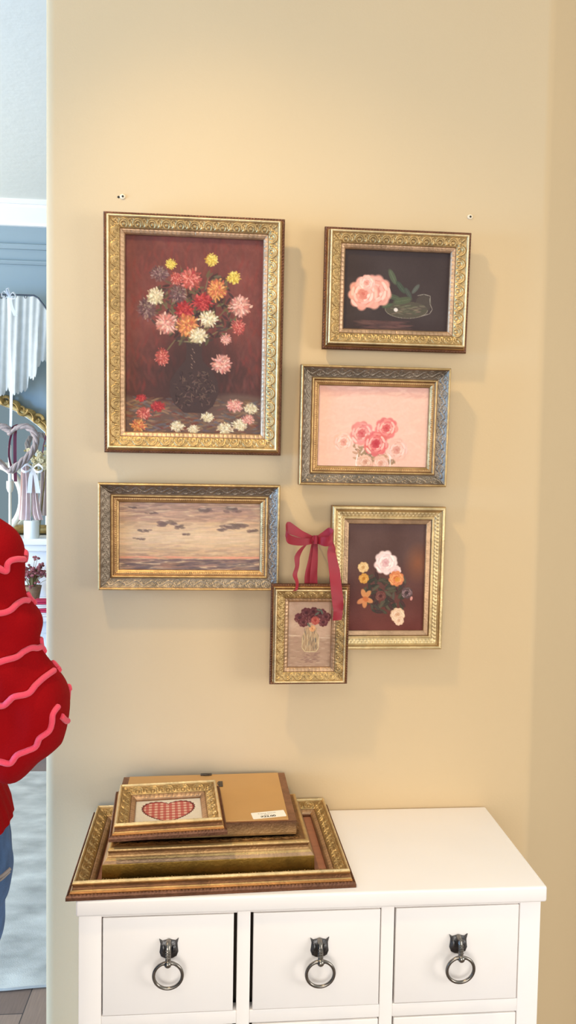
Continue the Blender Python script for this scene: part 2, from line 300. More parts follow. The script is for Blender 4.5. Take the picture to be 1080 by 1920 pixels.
def moulding(name, Wd, Hd, sty, parent, step=.0013, scale=1.0, seed=0):
    st = STY[sty]; pr = st['prof']+[(st['w'], 0, WOOD, 0), (0, 0, WOOD, 0)]; rg = np.random.default_rng(seed)
    ds, zs, tn, kd, tt = [], [], [], [], []
    for a, c in zip(pr[:-1], pr[1:]):
        L = math.hypot(c[0]-a[0], c[1]-a[1]); n = max(1, int(L/.0010)); n = min(n, 26)
        both = a[3] if a[3] == c[3] else 0
        for k in range(n):
            t = k/n; ds.append(a[0]+(c[0]-a[0])*t); zs.append(a[1]+(c[1]-a[1])*t); tn.append(a[2]*(1-t)+c[2]*t); kd.append(both)
    ds.append(pr[-1][0]); zs.append(pr[-1][1]); tn.append(pr[-1][2]); kd.append(0)
    d = np.array(ds); z = np.array(zs); tn = np.array(tn); kd = np.array(kd)
    od = d[kd == 1]; o0, o1 = od.min(), od.max(); wd = o1-o0+.001
    bd = {k: (d[kd == k].min(), d[kd == k].max()) for k in (2, 3) if (kd == k).any()}
    V = []; F = []; C = []; base = 0
    for side in range(4):
        L = Wd if side % 2 == 0 else Hd
        n = int(L/step)+1; u = np.linspace(0, 1, n)
        X = d[None, :]*scale+(L-2*d[None, :]*scale)*u[:, None]; s = (X-L/2)/scale; D = np.broadcast_to(d[None, :], X.shape)
        P = L/scale/max(1, round(L/scale/st['P'])); hh = np.zeros_like(X)
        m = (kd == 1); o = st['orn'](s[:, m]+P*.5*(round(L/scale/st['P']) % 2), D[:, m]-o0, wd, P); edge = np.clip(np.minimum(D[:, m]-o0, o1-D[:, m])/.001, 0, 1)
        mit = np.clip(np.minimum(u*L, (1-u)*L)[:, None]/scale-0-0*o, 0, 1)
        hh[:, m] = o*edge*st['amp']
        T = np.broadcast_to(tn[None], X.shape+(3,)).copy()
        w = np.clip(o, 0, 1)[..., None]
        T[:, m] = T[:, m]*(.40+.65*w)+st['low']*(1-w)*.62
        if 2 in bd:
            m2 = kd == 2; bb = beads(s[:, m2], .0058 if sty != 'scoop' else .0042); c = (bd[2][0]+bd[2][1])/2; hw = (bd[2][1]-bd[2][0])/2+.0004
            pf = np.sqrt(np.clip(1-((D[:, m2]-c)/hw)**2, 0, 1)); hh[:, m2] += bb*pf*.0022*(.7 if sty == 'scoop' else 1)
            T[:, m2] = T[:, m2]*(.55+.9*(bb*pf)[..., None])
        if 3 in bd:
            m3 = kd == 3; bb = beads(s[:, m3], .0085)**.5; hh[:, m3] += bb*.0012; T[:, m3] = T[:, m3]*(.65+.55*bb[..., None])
        # wear along the length
        q = 24; ng = rg.random(n//q+3); wn = np.interp(np.arange(n)/q, np.arange(len(ng)), ng); T *= (.84+.32*wn)[:, None, None]
        Z = (np.broadcast_to(z[None], X.shape)+hh)*scale; Dm = D*scale
        if side == 0: x, y = X, Dm
        elif side == 1: x, y = Wd-Dm, X
        elif side == 2: x, y = Wd-X, Hd-Dm
        else: x, y = Dm, Hd-X
        V.append(np.stack([x-Wd/2, y-Hd/2, Z], -1).reshape(-1, 3)); C.append(T.reshape(-1, 3))
        k = len(d); i, j = np.meshgrid(np.arange(n-1), np.arange(k-1), indexing='ij'); a = base+i*k+j
        F.append(np.stack([a, a+k, a+k+1, a+1], -1).reshape(-1, 4)); base += n*k
    V = np.concatenate(V); F = np.concatenate(F); C = np.concatenate(C)
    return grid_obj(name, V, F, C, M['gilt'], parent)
def grid_obj(name, V, F, C, m, parent):
    me = bpy.data.meshes.new(name); me.vertices.add(len(V)); me.vertices.foreach_set('co', V.astype(np.float32).ravel())
    me.loops.add(len(F)*4); me.loops.foreach_set('vertex_index', F.astype(np.int32).ravel())
    me.polygons.add(len(F)); me.polygons.foreach_set('loop_start', np.arange(0, len(F)*4, 4, dtype=np.int32)); me.polygons.foreach_set('use_smooth', np.ones(len(F), bool))
    me.update(calc_edges=True); me.validate()
    at_ = me.color_attributes.new('tone', 'FLOAT_COLOR', 'POINT'); cc = np.ones((len(V), 4), np.float32); cc[:, :3] = C; at_.data.foreach_set('color', cc.ravel())
    me.materials.append(m); o = bpy.data.objects.new(name, me); COL.objects.link(o); o.parent = parent; return o

# ------------------------------------------------------------------ painting machinery (pictures printed on the canvases)
class Canvas:
    def __init__(s, w, h, res, seed):
        s.W, s.H = w, h; s.nx = int(w/res); s.ny = int(h/res); s.k = s.nx; s.a = np.zeros((s.ny, s.nx, 3)); s.r = random.Random(seed); s.g = np.random.default_rng(seed)
        s.asp = s.ny/s.nx
        s.Y, s.X = np.mgrid[0:s.ny, 0:s.nx]; s.U = (s.X+.5)/s.nx; s.V = (s.Y+.5)/s.nx
    def noise(s, cx, cyy):
        gnx, gny = int(cx)+2, int(cyy)+2; G = s.g.random((gny, gnx)); x = s.U*cx; y = s.V/s.asp*cyy
        x0 = x.astype(int); y0 = y.astype(int); fx = x-x0; fy = y-y0; fx = fx*fx*(3-2*fx); fy = fy*fy*(3-2*fy)
        x1 = np.minimum(x0+1, gnx-1); y1 = np.minimum(y0+1, gny-1)
        return (G[y0, x0]*(1-fx)+G[y0, x1]*fx)*(1-fy)+(G[y1, x0]*(1-fx)+G[y1, x1]*fx)*fy
    def mixin(s, mask, col): s.a = s.a*(1-mask[..., None])+np.array(col, float)*mask[..., None]
    def dab(s, x, y, l, w, ang, col, al=1.0, soft=2.2):
        k = s.k; R_ = max(l, w)*k+2; x0 = max(0, int(x*k-R_)); x1 = min(s.nx, int(x*k+R_)+1); y0 = max(0, int(y*k-R_)); y1 = min(s.ny, int(y*k+R_)+1)
        if x0 >= x1 or y0 >= y1: return
        dx = (s.X[y0:y1, x0:x1]+.5)/k-x; dy = (s.Y[y0:y1, x0:x1]+.5)/k-y; c, q = math.cos(ang), math.sin(ang)
        w = max(w, .55/k); l = max(l, .55/k)
        e = ((dx*c+dy*q)/l)**2+((-dx*q+dy*c)/w)**2; m = np.clip((1-e)*soft, 0, 1)*al
        s.a[y0:y1, x0:x1] = s.a[y0:y1, x0:x1]*(1-m[..., None])+np.array(col, float)*m[..., None]
    def jit(s, col, j=12):
        d = s.r.uniform(-j, j); return tuple(min(255, max(0, c+d+s.r.uniform(-j/3, j/3))) for c in col)
    def line(s, P, w, col, al=1):
        for (x0, y0), (x1, y1) in zip(P[:-1], P[1:]):
            L = math.hypot(x1-x0, y1-y0); s.dab((x0+x1)/2, (y0+y1)/2, L*.62, w, math.atan2(y1-y0, x1-x0), s.jit(col, 8), al)
    def poly(s, P, col, al=1):
        ins = np.zeros(s.U.shape, bool); n = len(P)
        for i in range(n):
            (x0, y0), (x1, y1) = P[i], P[(i+1) % n]
            if y0 == y1: continue
            c = ((s.V > y0) != (s.V > y1)) & (s.U < (x1-x0)*(s.V-y0)/(y1-y0)+x0); ins ^= c
        s.mixin(ins*al, col); return ins
    def mum(s, x, y, r, cols, n=9, core=None, sq=1):
        for j in range(7):
            th = j*.9+s.r.random(); s.dab(x+math.cos(th)*r*.38, y+math.sin(th)*r*.38*sq, r*.62, r*.55*sq, th, s.jit(tuple(q*.82 for q in cols[0]), 8), .85, 1.3)
        for k in range(6):
            rr = r*(.92-.17*k)
            for j in range(n+5-k):
                th = 2*math.pi*(j+s.r.random())/(n+5-k)+k*.4; q = rr*s.r.uniform(.82, 1.08); c = s.jit(cols[s.r.randrange(len(cols))], 16)
                s.dab(x+math.cos(th)*q, y+math.sin(th)*q*sq, r*s.r.uniform(.13, .24), r*s.r.uniform(.06, .11), th+s.r.uniform(-.5, .5), c, .8)
        for j in range(6): s.dab(x+s.r.gauss(0, r*.2), y+s.r.gauss(0, r*.2), r*.14, r*.05, s.r.uniform(0, 3.1), s.jit(tuple(q*.7 for q in cols[0]), 8), .6)
        if core: s.dab(x, y, r*.3, r*.28, 0, core, .9)
    def rose(s, x, y, r, dk, md, lt, sq=1, n=26):
        for j in range(9):
            th = j*.7+s.r.random()*.3; s.dab(x+math.cos(th)*r*.55, y+math.sin(th)*r*.55*sq, r*.52, r*.42, th, s.jit(md, 8), 1)
        for k in range(n):
            th = k*2.399; rr = r*(1-k/n)*.82; f = .5+.5*math.sin(k*1.7); c = tuple(a*(1-f)+b_*f for a, b_ in zip(md, lt)) if k < n*.72 else tuple(a*.5+b_*.5 for a, b_ in zip(dk, md))
            X, Y = x+math.cos(th)*rr, y+math.sin(th)*rr*sq
            s.dab(X, Y, r*.34, r*.13, th+math.pi/2, s.jit(c, 7), .95)
            s.dab(X-math.cos(th)*r*.10, Y-math.sin(th)*r*.10, r*.28, r*.030, th+math.pi/2, dk, .5)
        s.dab(x, y, r*.16, r*.10, .6, dk, .75)
    def leaf(s, x, y, l, ang, col):
        s.dab(x, y, l, l*.36, ang, s.jit(col, 8), .95); s.dab(x, y, l*.85, l*.03, ang, tuple(min(255, c*1.35) for c in col), .6)
    def obj(s, name, parent, z):
        xs = np.linspace(-s.W/2, s.W/2, s.nx); ys = np.linspace(s.H/2, -s.H/2, s.ny); X, Y = np.meshgrid(xs, ys)
        a = np.clip(s.a, 0, 255)/255; C = np.where(a <= .04045, a/12.92, ((a+.055)/1.055)**2.4)
        C = C*.86; V = np.stack([X, Y, np.full_like(X, z)], -1).reshape(-1, 3)
        i, j = np.meshgrid(np.arange(s.ny-1), np.arange(s.nx-1), indexing='ij'); q = i*s.nx+j
        F = np.stack([q, q+s.nx, q+s.nx+1, q+1], -1).reshape(-1, 4)
        return grid_obj(name, V, F, C.reshape(-1, 3), M['print'], parent)

def paint_bouquet(w, h):
    c = Canvas(w, h, .00095, 3); n = c.noise(6, 9)*.5+c.noise(16, 24)*.3+c.noise(50, 70)*.2
    c.a[:] = np.array((112, 58, 50)); c.a += (n[..., None]-.5)*np.array((44, 26, 22))
    low = np.clip((c.V-.62)/.35, 0, 1)*np.clip(1.2-np.abs(c.U-.55)*1.1, 0, 1); c.mixin(low*.75, (58, 38, 34))
    for _ in range(900):
        x, y = c.r.random(), c.r.random()*1.1; c.dab(x, y, .05, .014, c.r.uniform(1.0, 2.1), c.jit(c.r.choice([(118, 58, 50), (104, 54, 48), (136, 54, 46), (112, 62, 56)]), 10), .30, 1)
    # table and cloth
    t = np.clip((c.V-1.13-.03*np.sin(c.U*6))*30, 0, 1); c.mixin(t*.9, (104, 78, 66))
    for _ in range(340):
        x, y = c.r.random(), c.r.uniform(1.16, c.asp); c.dab(x, y, .035, .008, c.r.uniform(-.5, .5), c.jit(c.r.choice([(120, 84, 62), (146, 110, 78), (96, 88, 90), (120, 62, 48)]), 14), .6)
    c.dab(.50, .95, .32, .36, 0, (60, 38, 34), .7, 1.2)
    # bottle shaped dark jug standing left of the middle
    P = [(.44, .74), (.56, .74), (.555, .80), (.56, .88), (.63, .95), (.675, 1.03), (.68, 1.12), (.64, 1.21), (.57, 1.26), (.43, 1.26), (.36, 1.20), (.325, 1.12), (.33, 1.03), (.38, .95), (.44, .88), (.445, .80)]
    c.poly(P, (66, 46, 42))
    for _ in range(160):
        x, y = c.r.uniform(.36, .66), c.r.uniform(.96, 1.22)
        if (x-.5)**2/.026+(y-1.09)**2/.024 < 1: c.dab(x, y, .018, .004, c.r.uniform(0, 3.1), c.jit(c.r.choice([(96, 68, 60), (50, 34, 32), (112, 84, 70)]), 10), .7)
    
    for q in range(7): c.dab(.49+.012*math.sin(q*2), .80+.022*q, .010, .004, .9, (150, 116, 98), .7)
    c.line([(.44, .745), (.56, .745)], .007, (150, 116, 84))
    # stems
    for P in ([(.5, .74), (.40, .60), (.26, .47)], [(.5, .74), (.55, .5), (.60, .27)], [(.52, .74), (.66, .58), (.80, .42)], [(.5, .74), (.45, .45), (.40, .22)], [(.53, .75), (.68, .66), (.83, .62)], [(.48, .75), (.36, .74), (.30, .82)], [(.5, .72), (.6, .5), (.76, .25)]):
        c.line([(x, y) for x, y in P], .006, (112, 96, 66), .9)
    for _ in range(300):
        th = c.r.uniform(0, 6.28); rr = c.r.uniform(.02, .32); c.dab(.5+math.cos(th)*rr*1.05, .50+math.sin(th)*rr*.82, .032, .010, c.r.uniform(0, 3.1), c.jit(c.r.choice([(84, 70, 46), (70, 52, 44), (104, 94, 62), (60, 38, 36)]), 10), .8)
    red = [(196, 92, 78), (222, 134, 116), (170, 64, 58)]; pk = [(226, 158, 138), (208, 122, 106), (236, 184, 162)]; orr = [(216, 130, 74), (232, 168, 96), (196, 96, 70)]; wh = [(226, 204, 160), (204, 176, 130), (238, 222, 186)]; yl = [(228, 196, 84), (204, 160, 60), (240, 214, 110)]; pu = [(122, 84, 80), (150, 118, 104), (92, 60, 60)]; cr = [(178, 50, 50), (200, 74, 66), (150, 36, 40)]
    for x, y, r, cs, sq in ((.25, .27, .060, pu, .8), (.33, .20, .034, yl, 1), (.62, .16, .042, yl, 1), (.78, .28, .045, yl, .9), (.47, .30, .070, red, 1), (.66, .37, .066, orr, 1.1),
                        (.83, .48, .070, pk, 1), (.16, .52, .064, pu, 1.2), (.22, .43, .055, wh, 1), (.38, .41, .058, pu, 1), (.30, .62, .072, pk, 1), (.43, .52, .062, cr, .9), (.56, .46, .066, cr, .85),
                        (.60, .58, .062, wh, .8), (.45, .63, .074, orr, 1), (.53, .70, .060, wh, .8), (.82, .63, .045, red, 1.2), (.73, .72, .036, pk, 1), (.27, .86, .048, red, 1.2), (.70, .90, .068, pk, .9), (.37, .30, .04, red, 1)):
        c.mum(x, y, r*1.16, cs, 11, sq=sq)
    for x, y, r, cs in ((.14, 1.27, .06, red), (.24, 1.22, .055, cr), (.10, 1.36, .06, orr), (.38, 1.36, .055, wh), (.50, 1.38, .045, wh), (.60, 1.29, .05, wh), (.73, 1.37, .062, wh), (.84, 1.34, .06, wh), (.80, 1.20, .065, pk), (.92, 1.22, .055, wh), (.90, 1.30, .05, pk), (.12, 1.16, .04, cr)):
        c.mum(x, y, r, cs, 10, sq=.7)
    c.a = c.a*.97+np.array((150, 118, 100))*.03
    return c
def paint_single_rose(w, h):
    c = Canvas(w, h, .00085, 5); n = c.noise(5, 4)
    c.a[:] = np.array((66, 52, 49)); c.a += (n[..., None]-.5)*8
    t = np.clip((c.V-.60)*12, 0, 1); c.mixin(t*.6, (60, 44, 42))
    for _ in range(40): c.dab(c.r.uniform(.18, .6), c.r.uniform(.64, .72), .09, .010, c.r.uniform(-.15, .1), c.jit((112, 74, 66), 8), .30)
    # glass dish
    th = [2*math.pi*k/40 for k in range(40)]
    c.poly([(.60+.20*math.cos(a), .53+.075*math.sin(a)) for a in th], (92, 84, 66), .75)
    c.poly([(.76+.075*math.cos(a), .47+.08*math.sin(a)) for a in th], (84, 74, 62), .6)
    c.line([(.60+.20*math.cos(a), .53+.078*math.sin(a)) for a in th[:22]], .0035, (170, 158, 132), .6)
    c.line([(.70, .40), (.76, .385), (.82, .40), (.82, .47), (.845, .52), (.82, .56), (.74, .585)], .0035, (190, 176, 156), .7)
    for _ in range(36): c.dab(c.r.uniform(.47, .76), c.r.uniform(.49, .57), .035, .006, c.r.uniform(-.3, .3), c.jit(c.r.choice([(120, 116, 88), (88, 88, 66), (140, 116, 96)]), 8), .5)
    for x, y, l, a, cc in ((.46, .24, .085, 1.1, (88, 96, 72)), (.54, .33, .075, .9, (76, 82, 66)), (.61, .38, .065, 1.0, (74, 78, 64)), (.68, .34, .06, -.9, (84, 86, 76)), (.47, .42, .075, .2, (78, 84, 62)), (.56, .45, .10, -.2, (82, 88, 64)), (.42, .50, .06, -.3, (86, 92, 68))): c.leaf(x, y, l, a, cc)
    c.dab(.50, .535, .022, .020, .3, (226, 210, 196))
    c.rose(.30, .38, .155, (196, 106, 90), (232, 160, 140), (252, 200, 182)); c.rose(.19, .40, .14, (206, 108, 92), (240, 164, 144), (255, 208, 190), 1.15)
    c.rose(.22, .30, .08, (214, 130, 112), (244, 182, 164), (255, 214, 198), .8)
    return c
def paint_pink_roses(w, h):
    c = Canvas(w, h, .00085, 8); n = c.noise(4, 3)*.5+c.noise(20, 14)*.3+c.noise(60, 44)*.2
    c.a[:] = np.array((244, 192, 168)); c.a += (n[..., None]-.5)*14
    c.mixin(np.clip((.105-c.V+.012*np.sin(c.U*9))*40, 0, 1)*.8, (226, 168, 148))
    for _ in range(160): c.dab(c.r.random(), c.r.random()*.74, .07, .014, c.r.uniform(-.6, .6), c.jit((246, 196, 172), 7), .35)
    for _ in range(60): c.dab(c.r.uniform(.40, .62), c.r.uniform(.58, .74), .022, .006, c.r.uniform(.8, 2.3), c.jit(c.r.choice([(222, 168, 142), (206, 150, 124), (246, 220, 200)]), 8), .7)
    for P in ([(.46, .60), (.40, .66), (.38, .75)], [(.58, .60), (.62, .68), (.61, .75)]): c.line(P, .006, (250, 226, 208), .9)
    for _ in range(70): c.leaf(c.r.uniform(.32, .72), c.r.uniform(.50, .68), .030, c.r.uniform(0, 3.1), c.r.choice([(158, 126, 96), (190, 142, 112), (140, 114, 88)]))
    c.rose(.24, .50, .095, (214, 132, 112), (244, 190, 166), (252, 210, 190)); c.rose(.72, .56, .105, (204, 124, 108), (240, 184, 162), (250, 206, 188))
    c.rose(.62, .37, .105, (204, 70, 70), (230, 122, 114), (250, 192, 170), .85); c.rose(.40, .42, .108, (200, 76, 78), (232, 140, 130), (250, 192, 174))
    c.rose(.53, .51, .112, (190, 50, 62), (226, 112, 106), (250, 196, 176)); c.dab(.53, .50, .055, .05, 0, (188, 50, 62), .45, 1)
    c.rose(.44, .67, .065, (196, 132, 104), (232, 176, 148), (244, 204, 178)); c.rose(.58, .68, .07, (206, 136, 112), (236, 180, 156), (246, 206, 184))
    for P in ([(.37, .60), (.355, .68), (.37, .76)], [(.66, .60), (.665, .70), (.65, .76)]): c.line(P, .006, (252, 232, 216), .9)
    return c
def paint_clouds(w, h):
    c = Canvas(w, h, .00095, 13); c.a[:] = np.array((214, 178, 142))
    hor = .405
    for _ in range(1500):
        y = c.r.uniform(0, .48); x = c.r.random()
        if y < hor:
            t = y/hor; f = math.exp(-((t-.62)/.22)**2); base = [(160, 126, 108), (196, 152, 124)][c.r.random() < .5] if t < .35 else [(214, 170, 128), (172, 138, 112)][c.r.random() < .5]
            col = tuple(a*(1-f*.7)+b_*f*.7 for a, b_ in zip(base, (238, 206, 166)))
        else: col = c.r.choice([(124, 102, 98), (106, 88, 88), (164, 124, 104)])
        c.dab(x, y, c.r.uniform(.03, .09), c.r.uniform(.004, .010), c.r.uniform(-.12, .06), c.jit(col, 9), .55)
    for _ in range(70): c.dab(c.r.random(), hor-.012+c.r.uniform(-.006, .005), .05, .0045, 0, c.jit((232, 158, 126), 8), .6)
    for _ in range(60): c.dab(c.r.random(), hor+.006, .04, .004, c.r.uniform(-.05, .05), c.jit((122, 96, 96), 8), .7)
    for x, y, s_ in ((.10, .045, .5), (.24, .085, .55), (.33, .15, 1.0), (.42, .175, .7), (.18, .205, .65), (.16, .265, .5), (.72, .195, .7), (.86, .16, 1.0), (.78, .175, .8), (.95, .20, .7), (.60, .06, .8), (.80, .05, .9), (.47, .23, .5)):
        for _ in range(int(10*s_)+3): c.dab(x+c.r.gauss(0, .03*s_), y+c.r.gauss(0, .009*s_), .030*s_, .012*s_, c.r.uniform(-.2, .3), c.jit((124, 100, 90), 9), .6)
        c.dab(x-.01, y-.016*s_, .035*s_, .006*s_, 0, (222, 190, 160), .6)
    return c
def paint_dark_roses(w, h):
    c = Canvas(w, h, .00085, 21); n = c.noise(5, 7)
    c.a[:] = np.array((94, 66, 60)); c.mixin(np.clip((c.V-.45)/.9, 0, 1)*.9, (112, 50, 42)); c.a += (n[..., None]-.5)*14
    c.mixin(np.clip(1-np.hypot((c.U-.9)/.2, (c.V-.5)/.28), 0, 1)*.75, (158, 92, 56))
    for _ in range(90):
        th = c.r.uniform(0, 6.28); rr = c.r.random()**.5; c.leaf(.50+math.cos(th)*rr*.28, .86+math.sin(th)*rr*.28, .065, c.r.uniform(0, 3.1), c.r.choice([(58, 54, 44), (66, 58, 48), (74, 50, 46), (84, 76, 60)]))
    c.rose(.49, .50, .150, (214, 150, 152), (246, 214, 206), (255, 238, 230), 1.05); c.rose(.62, .60, .07, (226, 170, 170), (244, 204, 196), (252, 226, 218))
    c.rose(.63, .70, .100, (196, 84, 40), (226, 134, 84), (240, 170, 110)); c.dab(.645, .71, .04, .035, 0, (222, 150, 62), .8)
    c.rose(.21, .56, .070, (196, 140, 84), (232, 188, 130), (246, 212, 160)); c.rose(.22, .70, .066, (176, 106, 34), (214, 150, 66), (232, 176, 96))
    for a in (-1.9, -.9, .4, 1.6, 2.6): c.dab(.24+.055*math.cos(a), .95+.065*math.sin(a), .065, .035, a, c.jit((224, 150, 98), 8), .95)
    c.dab(.25, .96, .045, .035, .5, (200, 106, 60), .8)
    c.rose(.77, .88, .075, (58, 40, 42), (96, 74, 72), (168, 132, 134)); c.dab(.83, .95, .018, .03, .2, (232, 160, 148), .9)
    c.rose(.44, .92, .07, (70, 30, 30), (112, 62, 56), (134, 84, 74))
    c.rose(.66, 1.16, .095, (204, 146, 112), (238, 196, 160), (252, 220, 190)); c.rose(.68, 1.23, .065, (206, 148, 116), (240, 200, 166), (250, 218, 188))
    return c
def paint_small_vase(w, h):
    c = Canvas(w, h, .00070, 31); n = c.noise(6, 8); c.a[:] = np.array((196, 160, 134)); c.a += (n[..., None]-.5)*26
    c.mixin(np.clip((c.V-.82)*18, 0, 1)*.55, (168, 134, 110))
    for _ in range(260):
        y = c.r.uniform(0, 1.5); c.dab(c.r.random(), y, .07, .014, c.r.uniform(-.15, .15) if y > .8 else c.r.uniform(-.8, .8), c.jit((196, 160, 134) if y < .8 else c.r.choice([(186, 152, 126), (160, 126, 104), (206, 176, 150)]), 9), .4)
    c.line([(0, .79), (.3, .81)], .012, (228, 200, 172), .8); c.line([(.72, .85), (1, .86)], .012, (226, 198, 172), .8)
    c.poly([(.40, .62), (.66, .62), (.66, .72), (.72, .82), (.72, 1.10), (.66, 1.18), (.40, 1.18), (.33, 1.10), (.33, .82), (.40, .72)], (176, 144, 108), .8)
    for _ in range(60): c.dab(c.r.uniform(.36, .70), c.r.uniform(.66, 1.15), .010, .07, c.r.uniform(-.15, .15), c.jit(c.r.choice([(210, 178, 132), (128, 108, 90), (96, 92, 88), (222, 196, 160)]), 9), .55)
    c.line([(.35, .82), (.34, 1.08), (.41, 1.17), (.65, 1.17), (.71, 1.08), (.71, .82)], .010, (226, 200, 158), .8)
    for _ in range(60): c.dab(c.r.uniform(.34, .72), c.r.uniform(1.20, 1.42), .05, .012, c.r.uniform(-.3, .3), c.jit((142, 106, 92), 9), .4)
    for x, y, r in ((.28, .40, .13), (.42, .28, .13), (.58, .26, .12), (.74, .30, .13), (.86, .38, .12), (.36, .50, .12), (.80, .50, .11), (.56, .40, .13)):
        c.rose(x, y, r, (66, 28, 34), (104, 50, 52), (140, 84, 82), .85, 16)
    c.rose(.62, .46, .10, (150, 48, 44), (182, 84, 74), (208, 120, 104), 1, 16); c.rose(.56, .64, .075, (190, 110, 60), (222, 160, 110), (236, 190, 146), 1, 14)
    for x, y, a in ((.70, .22, .3), (.66, .30, -.6), (.48, .56, .9), (.76, .26, 1.2)): c.leaf(x, y, .07, a, (96, 100, 84))
    return c
def paint_heart(w, h):
    c = Canvas(w, h, .0005, 41); c.a[:] = np.array((244, 230, 208)); c.a += (c.noise(9, 7)[..., None]-.5)*5
    x = (c.U-.50)/.345; y = -(c.V-c.asp*.50)/(c.asp*.345)
    def F(sc):
        X = x/sc*1.08; Y = y/sc*1.0+.12; return (X*X+Y*Y-1)**3-1.25*X*X*Y**3
    th = np.arctan2(y, x); sca = 1.06+.022*np.cos(th*38)
    c.mixin((F(sca) < 0)*1.0, (112, 56, 50))
    ins = F(1.0) < 0; p = .085; gx = ((c.U/p) % 1 < .5); gy = ((c.V/p) % 1 < .5)
    c.mixin(ins*1.0, (238, 196, 170)); c.mixin((ins & gx)*.55, (186, 62, 60)); c.mixin((ins & gy)*.55, (186, 62, 60))
    c.mixin((ins & (F(.965) > 0))*.7, (150, 44, 46))
    return c

def place(t, Mx):
    t.matrix_world = Mx
def make_frame(name, label, cat, Wd, Hd, sty, painter=None, seed=0, scale=1.0, group=None, backing='woodpink', zprint=.0045, pic='canvas_print'):
    t = thing(name, label, cat, group=group)
    moulding('moulding', Wd, Hd, sty, t, seed=seed, scale=scale)
    w = STY[sty]['w']*scale; iw, ih = Wd-2*w+.004, Hd-2*w+.004
    if painter: painter(iw, ih).obj(pic, t, zprint)
    bb = MB(); bb.box(-iw/2-.006, iw/2+.006, -ih/2-.006, ih/2+.006, .0006, .0026); bb.build('backing_board', M[backing], t, smooth=False)
    return t
def hang(t, TL, TR, BL, back_b, back_t):
    """frame given by its front outline corners (world); back_b/back_t = gap of back from the wall at bottom/top"""
    pass
def wall_frame(name, label, x0, z0, Wd, Hd, sty, painter, yb, yt, seed, scale=1.0, roll=0):
    t = make_frame(name, label, 'picture frame', Wd, Hd, sty, painter, seed, scale, backing='woodpink')
    # local x -> +X, local y -> up (leaning forward at the top), local z -> -Y towards the room
    lean = math.atan2(yt-yb, Hd)
    t.matrix_world = Matrix.Translation((x0+Wd/2, -(yb+yt)/2, z0+Hd/2)) @ Matrix.Rotation(R(90)+lean, 4, 'X') @ Matrix.Rotation(roll, 4, 'Z')
    return t

# ------------------------------------------------------------------ the gallery wall
Z0 = 1.5
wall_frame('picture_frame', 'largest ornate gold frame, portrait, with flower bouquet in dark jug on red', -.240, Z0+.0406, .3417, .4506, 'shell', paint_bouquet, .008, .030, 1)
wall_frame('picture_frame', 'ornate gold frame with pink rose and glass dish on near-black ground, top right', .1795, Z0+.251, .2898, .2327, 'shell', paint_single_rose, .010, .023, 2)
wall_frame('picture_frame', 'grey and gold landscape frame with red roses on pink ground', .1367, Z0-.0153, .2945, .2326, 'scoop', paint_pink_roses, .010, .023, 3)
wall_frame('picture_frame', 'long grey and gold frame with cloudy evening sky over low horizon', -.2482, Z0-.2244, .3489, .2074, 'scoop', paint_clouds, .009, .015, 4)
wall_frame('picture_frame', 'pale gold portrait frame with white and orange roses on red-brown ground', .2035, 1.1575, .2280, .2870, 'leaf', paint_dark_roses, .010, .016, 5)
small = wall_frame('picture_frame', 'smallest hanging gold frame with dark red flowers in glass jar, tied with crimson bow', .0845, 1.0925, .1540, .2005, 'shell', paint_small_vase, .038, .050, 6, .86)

# wall plugs above the frames
def plug(p, rot, label, two=False):
    t = thing('wall_plug', label, 'wall plug', p)
    b = MB(); b.loft([[(r*math.cos(a)*(1.15), -d, r*math.sin(a)) for a in [2*math.pi*k/18 for k in range(18)]] for r, d in ((.0048, 0), (.0047, .0016), (.0036, .0024))]); b.build('plug_body', M['plug'], t)
    b = MB(); b.loft([[(.0005+r*math.cos(a), -d, r*math.sin(a)) for a in [2*math.pi*k/14 for k in range(14)]] for r, d in ((.0021, .001), (.0021, .0027))]); b.build('screw_hole', M['hole'], t)
    if two:
        b = MB(); b.loft([[(-.0078+r*math.cos(a), -d, r*math.sin(a)-.0008) for a in [2*math.pi*k/14 for k in range(14)]] for r, d in ((.0024, 0), (.0018, .0014))]); b.build('screw_hole', M['hole'], t)
    return t
plug(at(230, 369, y=0), 0, 'small white wall plug with two holes above the largest gold frame', True)
plug(at(881, 407, y=0), 0, 'small white wall plug with one hole above the pink rose frame')

# ------------------------------------------------------------------ crimson ribbon bow
def ribbon(b, P, widths, wdirs, th=.0007, n=10, curl=.0):
    C = spline(P, n); N = len(C); rows = []
    for i, p in enumerate(C):
        f = i/(N-1)*(len(widths)-1); k = min(int(f), len(widths)-2); q = f-k
        w = widths[k]*(1-q)+widths[k+1]*q; d = (Vector(wdirs[k])*(1-q)+Vector(wdirs[k+1])*q).normalized()
        rows.append([p+d*w*(s/6) for s in range(-3, 4)])
    b.sheet(rows, th)
bow = thing('ribbon_bow', 'crimson satin ribbon bow that holds up the smallest gold frame', 'ribbon bow', at(590, 1012, y=-.03))
def L(px, py, y): return inst(bow, at(px, py, y=y))
bw = .0185
b = MB()
ribbon(b, [L(590, 1012, -.040), L(566, 1002, -.046), L(541, 990, -.054), L(536, 996, -.062), L(541, 1010, -.066), L(565, 1016, -.056), L(590, 1014, -.046)],
       [.010, .015, .024, .026, .021, .015, .010], [(0.15, .2, 1), (0.1, .35, 1), (.25, .1, 1), (.0, .3, 1), (-.1, -.3, 1), (-.05, -.2, 1), (0, 0, 1)]); b.build('bow_loop', M['ribbon'], bow)
b = MB()
